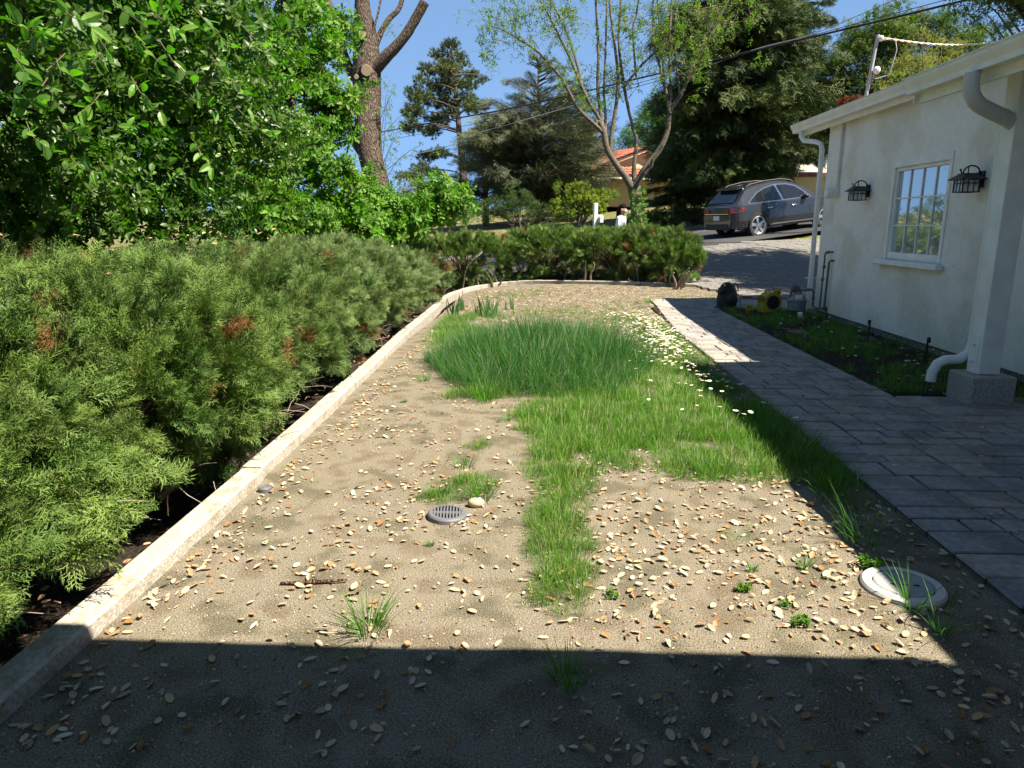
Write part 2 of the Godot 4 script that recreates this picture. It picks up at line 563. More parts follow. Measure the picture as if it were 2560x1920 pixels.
func ground() -> void:
	# the land in rings of growing cells: the plot, the street, the yards beyond and the far hills
	var mb := Mb.new()
	var land := func(x: float, z: float) -> float:
		var h := th(clampf(x, -60, 60), clampf(z, -90, 40))
		var s := (Vector2(x, z) - P0).dot(RN) - 0.6
		h -= 0.45 if s > 0.0 and x > -4.0 and x < 4.3 and z > -20.0 else 0.08
		var far := Vector2(x, z).length()
		if far > 70.0:
			var g := atan2(-x, -z)                       # angle towards -x from straight ahead
			var up := smoothstep(150.0, 420.0, far) * (6.5 + 7.0 * exp(-pow((g - 0.50) / 0.12, 2.0)) + 3.0 * NZ.get_noise_2d(x * 0.02, z * 0.02))
			h += up - smoothstep(60.0, 140.0, far) * 6.0
		return h
	sheet(mb, -16, 20, -44, 8, 72, 104, land)
	structure("ground", mb, M.yard)
	var hl := Mb.new()
	for r in [[-700.0, 700.0, -700.0, -44.0], [-700.0, -16.0, -44.0, 8.0], [20.0, 700.0, -44.0, 8.0], [-700.0, 700.0, 8.0, 300.0]]:
		sheet(hl, r[0], r[1], r[2], r[3], 90 if r[1] - r[0] > 1000 else 60, 60 if r[3] - r[2] > 200 else 10, land)
	structure("hill", hl, M.yard)
	# the bare lawn
	mb = Mb.new()
	sheet(mb, -1.80, 5.2, -17.4, 2.5, 90, 250, func(x: float, z: float) -> float:
		return lawn_y(x, z))
	structure("lawn", mb, M.dirt)
	# dark soil under the hedge
	mb = Mb.new()
	sheet(mb, -5.6, -1.80, -20.5, 3.0, 20, 80, func(x: float, z: float) -> float:
		return th(x, z) - 0.27 * smoothstep(-3.6, -2.4, x) + 0.03 * NZ.get_noise_2d(x * 3.0, z * 3.0))
	sheet(mb, -1.80, 3.2, -19.8, -17.4, 20, 12, func(x: float, z: float) -> float:
		return th(x, z) - 0.01 + 0.03 * NZ.get_noise_2d(x * 3.0, z * 3.0))
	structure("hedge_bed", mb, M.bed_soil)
	# street, with a kerb on its far side
	mb = Mb.new()
	var along := 80
	for i in along:
		var a0 := -34.0 + i * 1.1
		for j in 4:
			var q: Array[Vector3] = []
			for k in [[a0, 0.6 - j * 1.7], [a0 + 1.1, 0.6 - j * 1.7], [a0 + 1.1, 0.6 - (j + 1) * 1.7], [a0, 0.6 - (j + 1) * 1.7]]:
				var p: Vector2 = P0 + RU * k[0] + RN * k[1]
				q.append(Vector3(p.x, road_h(p.x, p.y) + 0.03, p.y))
			mb.quad(q[0], q[1], q[2], q[3])
	structure("street", mb, M.asphalt)
	mb = Mb.new()
	for i in along:
		for face in 3:
			var q: Array[Vector3] = []
			var lo := [[-6.2, 0.03], [-6.2, 0.15], [-6.6, 0.15], [-6.6, -0.1]]
			for k in [[0, face], [1, face], [1, face + 1], [0, face + 1]]:
				var p: Vector2 = P0 + RU * (-34.0 + (i + k[0]) * 1.1) + RN * lo[k[1]][0]
				q.append(Vector3(p.x, road_h(p.x, p.y) + lo[k[1]][1], p.y))
			mb.quad(q[0], q[1], q[2], q[3])
	structure("street_kerb", mb, M.block)

func paver_mesh(w: float, d: float, m: Material) -> ArrayMesh:
	var mb := Mb.new()
	mb.box(Transform3D(Basis(), Vector3(0, -0.02, 0)), Vector3(w, 0.05, d), 0.006)
	return mb.done(m)

func paved(x: float, z: float) -> bool:
	# the path, the patio by the porch post and the landing before the driveway
	if z > -6.30: return x > 1.9 and x < 4.58
	if z > -12.95: return x > 1.9 + maxf(0.0, -z - 10.0) * 0.05 and x < 3.1
	return z > -14.0 and x > 2.08 and x < 5.4

func paving() -> void:
	var node := Node3D.new()
	node.name = "paver_path"
	add_child(node)
	node.set_meta("kind", "structure")
	var base := Mb.new()
	for r in [[1.9, 4.58, -6.3, 2.0], [1.95, 3.1, -12.95, -6.3], [2.08, 5.4, -14.0, -12.95]]:
		sheet(base, r[0], r[1], r[2], r[3], 4, 12, func(x: float, z: float) -> float: return th(x, z) + 0.006)
	part(node, "joint_sand", base, M.bed_soil)
	var cache := {}
	var rows := [0.16, 0.24, 0.24, 0.16, 0.24]
	var widths := [0.16, 0.24, 0.32, 0.40]
	var z := 1.2
	var made := 0
	var rest := Mb.new()
	var ri := 0
	while z > -14.0:
		var d: float = rows[R.randi() % rows.size()]
		var zc := z - d / 2
		var x := 1.9 if zc > -10.0 else (1.9 + (-zc - 10.0) * 0.05 if zc > -12.95 else 2.06)
		var lim := 4.58 if zc > -6.3 else (3.1 if zc > -12.95 else 5.4)
		while x < lim - 0.03:
			var w: float = widths[R.randi() % widths.size()]
			if d > 0.2 and w < 0.2: w = 0.24
			if x + w > lim - 0.11: w = lim - x
			var cx := x + w / 2
			var cz := z - d / 2
			if cz > -14.0:
				var y := th(cx, cz) + 0.016 + rb(-0.004, 0.004)
				var t := Transform3D(Basis.from_euler(Vector3(rb(-0.012, 0.012), rb(-0.012, 0.012), rb(-0.01, 0.01))), Vector3(x + w / 2, y, cz))
				if cz < -13.0: t.basis = Basis(Vector3.RIGHT, 0.06) * t.basis
				if cz > -10.3 and cz < -1.4 and made < 300 and cx < 4.4:
					var key := "%d_%d_%d" % [roundi(w * 100), roundi(d * 100), R.randi() % 3]
					if not cache.has(key):
						cache[key] = paver_mesh(w - 0.016, d - 0.016, M["paver_%s" % ["a", "b", "c"][int(key.split("_")[2])]])
					piece(node, "paver", cache[key], t)
					made += 1
				else:
					rest.box(t * Transform3D(Basis(), Vector3(0, -0.02, 0)), Vector3(w - 0.012, 0.05, d - 0.012), 0.005)
			x += w
		z -= d
		ri += 1
	var o := part(node, "far_paving", rest, M.paver_a)
	o.set_meta("kind", "stuff")
	# the driveway, climbing to the street: its pavers are too small to pick apart
	var dn := Node3D.new()
	dn.name = "driveway"
	add_child(dn)
	dn.set_meta("kind", "structure")
	var dm := Mb.new()
	var bed := Mb.new()
	var zz := -14.0
	while zz > -22.2:
		var xl := 4.15 - clampf((-zz - 14.0) / 1.7, 0.0, 1.0) * 0.8 - maxf(0.0, -zz - 15.7) * 0.15
		var xx := xl + rb(-0.1, 0.0)
		while xx < 9.5:
			var w: float = [0.2, 0.3, 0.3, 0.4][R.randi() % 4]
			var cx := xx + w / 2
			if (Vector2(cx, zz - 0.12) - P0).dot(RN) > 0.6:
				var sl := (th(cx, zz - 0.4) - th(cx, zz + 0.4)) / 0.8
				var sx := (th(cx + 0.4, zz) - th(cx - 0.4, zz)) / 0.8
				var pt := Transform3D(Basis(Vector3.RIGHT, atan(sl)) * Basis(Vector3.BACK, atan(sx)), Vector3(cx, th(cx, zz - 0.12) + 0.012 + rb(-0.003, 0.003), zz - 0.12))
				if zz > -17.6 and cx < 7.0:
					var key := "d%d_%d" % [roundi(w * 100), R.randi() % 3]
					if not cache.has(key):
						var pb := Mb.new()
						pb.box(Transform3D(), Vector3(w - 0.012, 0.05, 0.228), 0.005)
						cache[key] = pb.done(M.drive_paver)
					piece(dn, "paver", cache[key], pt)
				else:
					dm.box(pt, Vector3(w - 0.012, 0.05, 0.228), 0.0)
			xx += w
		zz -= 0.24
	o = part(dn, "paving", dm, M.drive_paver)
	o.set_meta("kind", "stuff")
	sheet(bed, 2.2, 11.0, -22.4, -14.0, 40, 40, func(x: float, z2: float) -> float:
		return th(x, z2) + (-0.012 if (Vector2(x, z2) - P0).dot(RN) > 0.4 and x > 4.1 - maxf(0.0, -z2 - 14.0) * 0.5 else -0.09))
	part(dn, "joint_sand", bed, M.foundation)

func kerb() -> void:
	# pale concrete edging between lawn and hedge, cast in lengths
	var t := thing("garden_kerb", "pale concrete garden edging curving between bare lawn and juniper hedge", "garden edging", Vector3(-1.8, 0, -3))
	t.position = Vector3.ZERO
	var cv := Curve3D.new()
	for p in KERB_IN: cv.add_point(Vector3(p[0], 0, p[1]))
	for i in range(1, cv.point_count - 1):
		var tan := (cv.get_point_position(i + 1) - cv.get_point_position(i - 1)) / 6.0
		cv.set_point_in(i, -tan)
		cv.set_point_out(i, tan)
	cv.bake_interval = 0.1
	var len := cv.get_baked_length()
	var joints := [0.0, 3.05, 5.5, 7.9]
	while joints[-1] < len - 2.5: joints.append(joints[-1] + 2.4)
	joints.append(len)
	for j in joints.size() - 1:
		var mb := Mb.new()
		var s0: float = joints[j] + 0.006
		var s1: float = joints[j + 1] - 0.006
		var steps := 12
		var prof := [[0.0, -0.1], [0.0, 0.058], [0.012, 0.07], [0.123, 0.07], [0.135, 0.058], [0.135, -0.42]]
		var off := rb(-0.012, 0.012)
		var lift := rb(-0.008, 0.008)
		var prev: Array = []
		for i in steps + 1:
			var s := lerpf(s0, s1, float(i) / steps)
			var p := cv.sample_baked(s)
			var q := cv.sample_baked(minf(s + 0.05, len))
			var q0 := cv.sample_baked(maxf(s - 0.05, 0.0))
			var d := (q - q0).normalized()
			var out := Vector3.UP.cross(d)          # away from the lawn
			var ring: Array = []
			for k in prof:
				var w: Vector3 = p + out * (float(k[0]) + off)
				ring.append(Vector3(w.x, th(p.x, p.z) + k[1] + lift, w.z))
			if i > 0:
				for k in prof.size() - 1: mb.quad(prev[k], ring[k], ring[k + 1], prev[k + 1])
			if i == 0 or i == steps:
				for k in range(1, prof.size() - 1):
					if i == 0: mb.tri(ring[0], ring[k], ring[k + 1])
					else: mb.tri(ring[0], ring[k + 1], ring[k])
			prev = ring
		part(t, "kerb_length", mb, M.concrete)

const WX := 4.6                         # outer face of the house wall
func bx(mb: Mb, x0: float, x1: float, y0: float, y1: float, z0: float, z1: float, bev := 0.0) -> void:
	mb.box(Transform3D(Basis(), Vector3((x0 + x1) / 2, (y0 + y1) / 2, (z0 + z1) / 2)), Vector3(absf(x1 - x0), absf(y1 - y0), absf(z1 - z0)), bev)

func gutter(mb: Mb, x: float, y: float, z0: float, z1: float) -> void:
	# K-style gutter: outer lip at x, top at y, running along z
	var pr := PackedVector2Array([Vector2(0, 0), Vector2(0.012, 0), Vector2(0.014, -0.03), Vector2(0.05, -0.085), Vector2(0.055, -0.125), Vector2(0.16, -0.125), Vector2(0.16, -0.0), Vector2(0.152, -0.0), Vector2(0.152, -0.115), Vector2(0.062, -0.115), Vector2(0.057, -0.08), Vector2(0.022, -0.027), Vector2(0.02, 0.008), Vector2(0, 0.008)])
	mb.prism(Transform3D(Basis(), Vector3(x, y, (z0 + z1) / 2)), pr, absf(z1 - z0))
	for z in [z0, z1]:
		mb.prism(Transform3D(Basis(), Vector3(x, y, z)), PackedVector2Array([Vector2(0.0, 0.006), Vector2(0.014, -0.03), Vector2(0.05, -0.088), Vector2(0.055, -0.128), Vector2(0.162, -0.128), Vector2(0.162, 0.006)]), 0.008)

func house() -> void:
	var h := thing("stucco_house", "white stucco house wall with gutter, gridded window and porch overhang", "house", Vector3(WX, 0, -6))
	h.position = Vector3.ZERO
	var zf := -12.3
	var zn := 3.2
	var mb := Mb.new()
	# wall with the window opening (z -9.98 .. -8.56, y 1.04 .. 2.30)
	bx(mb, WX, WX + 0.2, 0.09, 3.12, zf, -9.98)
	bx(mb, WX, WX + 0.2, 0.09, 3.12, -8.56, zn)
	bx(mb, WX, WX + 0.2, 0.09, 1.04, -9.98, -8.56)
	bx(mb, WX, WX + 0.2, 2.30, 3.12, -9.98, -8.56)
	bx(mb, WX + 0.2, 13.0, 0.09, 3.12, zf, zf + 0.2)
	part(h, "wall", mb, M.stucco)
	mb = Mb.new()
	bx(mb, WX + 0.03, WX + 0.19, -0.2, 0.089, zf + 0.02, zn)
	bx(mb, WX + 0.19, 12.9, -0.2, 0.089, zf + 0.02, zf + 0.15)
	part(h, "foundation", mb, M.foundation)
	# roof: the main slope, lower over the porch
	mb = Mb.new()
	var sl := 0.375
	var roof_poly := func(x0: float, y0: float, x1: float, th0: float) -> PackedVector2Array:
		return PackedVector2Array([Vector2(x0, y0), Vector2(x1, y0 + (x1 - x0) * sl), Vector2(x1, y0 + (x1 - x0) * sl + th0), Vector2(x0, y0 + th0)])
	mb.prism(Transform3D(Basis(), Vector3(0, 0, (-13.35 - 6.95) / 2)), roof_poly.call(4.50, 3.10, 9.0, 0.06), 6.40)
	mb.prism(Transform3D(Basis(), Vector3(0, 0, (-6.95 + 5.0) / 2)), roof_poly.call(3.39, 2.68, 9.0, 0.06), 11.95)
	part(h, "roof", mb, M.brown_trim)
	mb = Mb.new()
	bx(mb, 4.47, 4.495, 2.98, 3.17, -13.35, -6.953)
	bx(mb, 4.50, WX, 3.06, 3.085, -13.33, -6.953)
	bx(mb, 3.36, 3.385, 2.555, 2.745, -6.95, 2.0)
	part(h, "fascia", mb, M.white_paint)
	mb = Mb.new()
	# raking soffit boards under the porch roof and the end board where the eave steps out
	mb.prism(Transform3D(Basis(), Vector3(0, 0, -2.5)), roof_poly.call(3.39, 2.65, 4.6, 0.025), 8.88)
	mb.prism(Transform3D(Basis(), Vector3(0, 0, -6.965)), PackedVector2Array([Vector2(3.32, 2.555), Vector2(4.55, 3.02), Vector2(4.55, 3.19), Vector2(3.32, 2.725)]), 0.024)
	part(h, "soffit", mb, M.white_paint)
	mb = Mb.new()
	gutter(mb, 4.31, 3.17, -13.4, -6.98)
	part(h, "gutter", mb, M.white_paint)
	mb = Mb.new()
	gutter(mb, 3.20, 2.755, -6.98, 2.0)
	part(h, "gutter", mb, M.white_paint)
	# downspout at the far corner
	mb = Mb.new()
	var r := []
	var p := [Vector3(4.40, 3.05, -13.05), Vector3(4.40, 2.96, -13.05), Vector3(4.42, 2.88, -12.95), Vector3(4.49, 2.83, -12.62), Vector3(4.525, 2.78, -12.45), Vector3(4.535, 2.68, -12.40), Vector3(4.535, 0.12, -12.38), Vector3(4.48, 0.04, -12.4)]
	for i in p.size(): r.append(0.04)
	mb.tube(p, r, 12)
	part(h, "downspout", mb, M.white_paint)
	# short round elbow from the porch gutter to the post
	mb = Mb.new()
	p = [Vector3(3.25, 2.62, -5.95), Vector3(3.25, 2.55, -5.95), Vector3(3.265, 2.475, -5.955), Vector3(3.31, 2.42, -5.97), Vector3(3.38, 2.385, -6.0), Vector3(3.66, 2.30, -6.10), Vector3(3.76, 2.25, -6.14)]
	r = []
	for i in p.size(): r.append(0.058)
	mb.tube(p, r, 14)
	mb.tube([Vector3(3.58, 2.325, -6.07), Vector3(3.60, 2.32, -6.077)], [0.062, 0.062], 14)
	part(h, "downspout_elbow", mb, M.shaded_elbow_paint)  # its grey is painted-in shade of the underside
	# window
	var win := Node3D.new()
	win.name = "window"
	h.add_child(win)
	mb = Mb.new()
	var z0 := -9.98
	var z1 := -8.56
	bx(mb, WX - 0.012, WX + 0.10, 2.21, 2.298, z0 + 0.002, z1 - 0.002, 0.004)
	bx(mb, WX - 0.012, WX + 0.10, 1.042, 2.209, z0 + 0.002, z0 + 0.065, 0.004)
	bx(mb, WX - 0.012, WX + 0.10, 1.042, 2.209, z1 - 0.065, z1 - 0.002, 0.004)
	bx(mb, WX + 0.018, WX + 0.09, 2.165, 2.209, z0 + 0.066, z1 - 0.066, 0.004)
	bx(mb, WX + 0.018, WX + 0.09, 1.11, 2.164, z0 + 0.066, z0 + 0.10, 0.004)
	bx(mb, WX + 0.018, WX + 0.09, 1.11, 2.164, z1 - 0.10, z1 - 0.066, 0.004)
	bx(mb, WX + 0.012, WX + 0.09, 1.042, 1.135, z0 + 0.066, z1 - 0.066, 0.004)
	part(win, "frame", mb, M.white_paint)
	mb = Mb.new()
	bx(mb, WX - 0.10, WX - 0.002, 0.965, 1.035, z0 - 0.10, z1 + 0.08, 0.012)
	part(win, "sill", mb, M.white_paint)
	var gz0 := z0 + 0.10
	var gz1 := z1 - 0.10
	for i in 4:
		for j in 3:
			var pm := Mb.new()
			var a := lerpf(gz0, gz1, i / 4.0)
			var b := lerpf(gz0, gz1, (i + 1) / 4.0)
			var c := lerpf(1.135, 2.165, j / 3.0)
			var d := lerpf(1.135, 2.165, (j + 1) / 3.0)
			bx(pm, WX + 0.050, WX + 0.056, c + 0.001, d - 0.001, a + 0.001, b - 0.001)
			part(win, "pane", pm, M.window_glass)
	for i in range(1, 4):
		var pm := Mb.new()
		var a := lerpf(gz0, gz1, i / 4.0)
		bx(pm, WX + 0.034, WX + 0.0495, 1.136, 2.164, a - 0.009, a + 0.009, 0.002)
		part(win, "muntin", pm, M.white_paint)
	for j in range(1, 3):
		var pm := Mb.new()
		var c := lerpf(1.135, 2.165, j / 3.0)
		bx(pm, WX + 0.031, WX + 0.0335, c - 0.009, c + 0.009, gz0, gz1)
		bx(pm, WX + 0.0336, WX + 0.0492, c - 0.009, c + 0.009, gz0, gz0 + 0.02)
		part(win, "muntin", pm, M.white_paint)
	# black panel whose colour stands in for the unlit room behind the panes
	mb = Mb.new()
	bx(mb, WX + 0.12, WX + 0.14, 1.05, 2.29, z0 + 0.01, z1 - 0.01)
	part(win, "dark_room_panel", mb, M.black_plastic)
	# conduit and round junction cover
	mb = Mb.new()
	mb.tube([Vector3(WX - 0.035, 3.02, -11.72), Vector3(WX - 0.035, 2.06, -11.72)], [0.024, 0.024], 10)
	for y in [2.85, 2.3]: bx(mb, WX - 0.064, WX - 0.006, y, y + 0.025, -11.76, -11.68)
	part(h, "conduit", mb, M.stucco)

func porch() -> void:
	# the porch roof over the photographer: its edge casts the shade across the lawn
	var t := thing("porch_roof", "porch roof whose eave throws straight shade over lawn and path", "porch roof", Vector3.ZERO)
	var mb := Mb.new()
	bx(mb, -0.02, 3.62, 2.765, 2.92, -1.50, 5.0)
	part(t, "roof_deck", mb, M.brown_trim)
	mb = Mb.new()
	bx(mb, -0.05, 3.195, 2.66, 2.88, -1.53, -1.502)
	bx(mb, -0.05, -0.022, 2.66, 2.88, -1.5, 5.0)
	part(t, "fascia", mb, M.white_paint)
	mb = Mb.new()
	bx(mb, 0.5, 4.6, 0.0, 2.74, 2.6, 2.8)
	part(t, "wall", mb, M.stucco)
	# porch post on its concrete block
	var g := thing("porch_post", "square white porch post standing on a concrete block", "post", Vector3(3.77, 0, -6.12))
	mb = Mb.new()
	mb.box(Transform3D(Basis(), Vector3(0, 0.115, -0.02)), Vector3(0.37, 0.27, 0.36), 0.012)
	part(g, "block", mb, M.block)
	mb = Mb.new()
	mb.box(Transform3D(Basis(), Vector3(0, 1.53, -0.02)), Vector3(0.178, 2.55, 0.178), 0.006)
	mb.box(Transform3D(Basis(), Vector3(0, 2.79, -0.02)), Vector3(0.178, 0.02, 0.30), 0.004)
	part(g, "shaft", mb, M.white_paint)
	mb = Mb.new()
	mb.box(Transform3D(Basis(), Vector3(-0.091, 0.42, -0.035)), Vector3(0.004, 0.33, 0.13), 0.001)
	mb.lathe(Transform3D(Basis(Vector3.BACK, PI / 2), Vector3(-0.093, 0.50, -0.035)), [Vector2(0.022, 0), Vector2(0.022, 0.006), Vector2(0.010, 0.008), Vector2(0.010, 0.018), Vector2(0, 0.018)], 8)
	mb.lathe(Transform3D(Basis(Vector3.BACK, PI / 2), Vector3(-0.093, 0.36, -0.035)), [Vector2(0.022, 0), Vector2(0.022, 0.006), Vector2(0.010, 0.008), Vector2(0.010, 0.018), Vector2(0, 0.018)], 8)
	part(g, "anchor_plate", mb, M.white_paint)
	# downspout behind the post and its elbow over the block
	mb = Mb.new()
	var p := [Vector3(-0.03, 2.24, -0.16), Vector3(-0.03, 0.50, -0.16), Vector3(-0.05, 0.40, -0.165), Vector3(-0.12, 0.345, -0.17), Vector3(-0.24, 0.335, -0.175), Vector3(-0.30, 0.30, -0.178), Vector3(-0.335, 0.22, -0.18), Vector3(-0.34, 0.14, -0.18)]
	var r := []
	for i in p.size(): r.append(0.042)
	mb.tube(p, r, 12)
	part(g, "downspout", mb, M.white_plastic)

func lantern(z: float, label: String) -> void:
	var t := thing("wall_lantern", label, "lantern", Vector3(WX, 1.82, z), "wall lanterns beside the window")
	var mb := Mb.new()
	mb.box(Transform3D(Basis(), Vector3(-0.012, 0.135, 0)), Vector3(0.022, 0.17, 0.11), 0.004)
	mb.box(Transform3D(Basis(), Vector3(-0.045, 0.10, 0)), Vector3(0.05, 0.05, 0.05), 0.004)
	part(t, "backplate", mb, M.black_iron)
	mb = Mb.new()
	var pts := []
	for i in 13:
		var a := PI * i / 12.0
		pts.append(Vector3(-0.115 + 0.085 * cos(a), 0.20 + 0.075 * sin(a), 0))
	pts.append(Vector3(-0.215, 0.20, 0))
	pts.append(Vector3(-0.228, 0.225, 0))
	pts.push_front(Vector3(-0.025, 0.15, 0))
	var r := []
	for i in pts.size(): r.append(0.008)
	mb.tube(pts, r, 8)
	mb.ball(Vector3(-0.23, 0.232, 0), Vector3.ONE * 0.012, 8, 5)
	mb.tube([Vector3(-0.15, 0.262, 0), Vector3(-0.15, 0.19, 0)], [0.006, 0.006], 6)
	part(t, "hook_arm", mb, M.black_iron)
	mb = Mb.new()
	var cx := -0.15
	# pagoda roof
	for k in 4:
		var b := Basis(Vector3.UP, PI / 2 * k)
		var o := Vector3(cx, 0, 0)
		mb.quad(o + b * Vector3(-0.135, 0.135, 0.135), o + b * Vector3(0.135, 0.135, 0.135), o + b * Vector3(0.07, 0.185, 0.07), o + b * Vector3(-0.07, 0.185, 0.07))
		mb.quad(o + b * Vector3(-0.135, 0.129, 0.135), o + b * Vector3(-0.07, 0.16, 0.07), o + b * Vector3(0.07, 0.16, 0.07), o + b * Vector3(0.135, 0.129, 0.135))
		mb.quad(o + b * Vector3(-0.135, 0.129, 0.135), o + b * Vector3(0.135, 0.129, 0.135), o + b * Vector3(0.135, 0.135, 0.135), o + b * Vector3(-0.135, 0.135, 0.135))
	mb.box(Transform3D(Basis(), Vector3(cx, 0.19, 0)), Vector3(0.138, 0.012, 0.138), 0.002)
	part(t, "cap", mb, M.black_iron)
	mb = Mb.new()
	for sx in [-1.0, 1.0]:
		for sz in [-1.0, 1.0]:
			mb.box(Transform3D(Basis(), Vector3(cx + sx * 0.085, 0.066, sz * 0.085)), Vector3(0.012, 0.132, 0.012))
	for k in 4:
		var b := Basis(Vector3.UP, PI / 2 * k)
		for y in [0.005, 0.095]:
			mb.box(Transform3D(b, Vector3(cx, y, 0) + b * Vector3(0, 0, 0.085)), Vector3(0.158, 0.010, 0.010))
		for x in [-0.03, 0.03]:
			mb.box(Transform3D(b, Vector3(cx, 0.066, 0) + b * Vector3(x, 0, 0.085)), Vector3(0.007, 0.125, 0.007))
	part(t, "cage", mb, M.black_iron)
	for k in 4:
		var b := Basis(Vector3.UP, PI / 2 * k)
		var gm := Mb.new()
		gm.box(Transform3D(b, Vector3(cx, 0.066, 0) + b * Vector3(0, 0, 0.078)), Vector3(0.15, 0.12, 0.003))
		part(t, "pane", gm, M.lantern_glass)
	mb = Mb.new()
	mb.lathe(Transform3D(Basis(), Vector3(cx, 0.135, 0)), [Vector2(0, -0.09), Vector2(0.024, -0.08), Vector2(0.03, -0.05), Vector2(0.016, -0.012), Vector2(0.016, 0)], 10)
	part(t, "bulb", mb, M.white_plastic)

func var_wall_things() -> void:
	lantern(-10.66, "black iron lantern hanging between the round meter cover and the window")
	lantern(-7.98, "black iron lantern hanging between the window and the porch post")
	var t := thing("junction_cover", "white round electric meter socket at the foot of wall conduit", "meter socket", Vector3(WX, 1.93, -11.80))
	var mb := Mb.new()
	mb.box(Transform3D(Basis(), Vector3(-0.05, 0.05, 0.03)), Vector3(0.098, 0.17, 0.15), 0.012)
	part(t, "box", mb, M.white_paint)
	mb = Mb.new()
	mb.lathe(Transform3D(Basis(Vector3.BACK, PI / 2), Vector3(-0.10, 0.04, 0.03)), [Vector2(0.085, 0), Vector2(0.085, 0.03), Vector2(0.075, 0.07), Vector2(0.05, 0.085), Vector2(0, 0.085)], 16)
	part(t, "dome", mb, M.white_plastic)
	# service mast on the roof
	t = thing("service_mast", "thin metal electric mast with white insulator rising from the roof edge", "mast", Vector3(4.98, 3.28, -12.02))
	mb = Mb.new()
	mb.tube([Vector3.ZERO, Vector3(0.10, 1.04, 0)], [0.026, 0.026], 10)
	part(t, "pole", mb, M.cable_grey)
	mb = Mb.new()
	mb.ball(Vector3(0.11, 0.52, 0.06), Vector3(0.055, 0.06, 0.055))
	part(t, "insulator", mb, M.white_plastic)
	mb = Mb.new()
	mb.ball(Vector3(0.14, 0.98, 0.03), Vector3(0.04, 0.045, 0.04))
	part(t, "insulator", mb, M.white_plastic)
	mb = Mb.new()
	mb.lathe(Transform3D(Basis(), Vector3(0, -0.02, 0)), [Vector2(0.10, 0), Vector2(0.06, 0.03), Vector2(0.032, 0.11), Vector2(0, 0.11)], 12)
	part(t, "flashing", mb, M.pipe_iron)
	var w := Mb.new()
	w.tube([Vector3(0.14, 0.95, 0.03), Vector3(0.32, 0.96, 0.1), Vector3(0.36, 0.80, 0.1), Vector3(0.30, 0.45, 0.08), Vector3(0.12, 0.40, 0.06), Vector3(0.06, 0.42, 0.03)], [0.008, 0.008, 0.008, 0.008, 0.008, 0.008], 5)
	part(t, "drip_loop", w, M.cable_grey)

func rep(x: float, k: int) -> Array:
	var a := []
	for i in k: a.append(x)
	return a

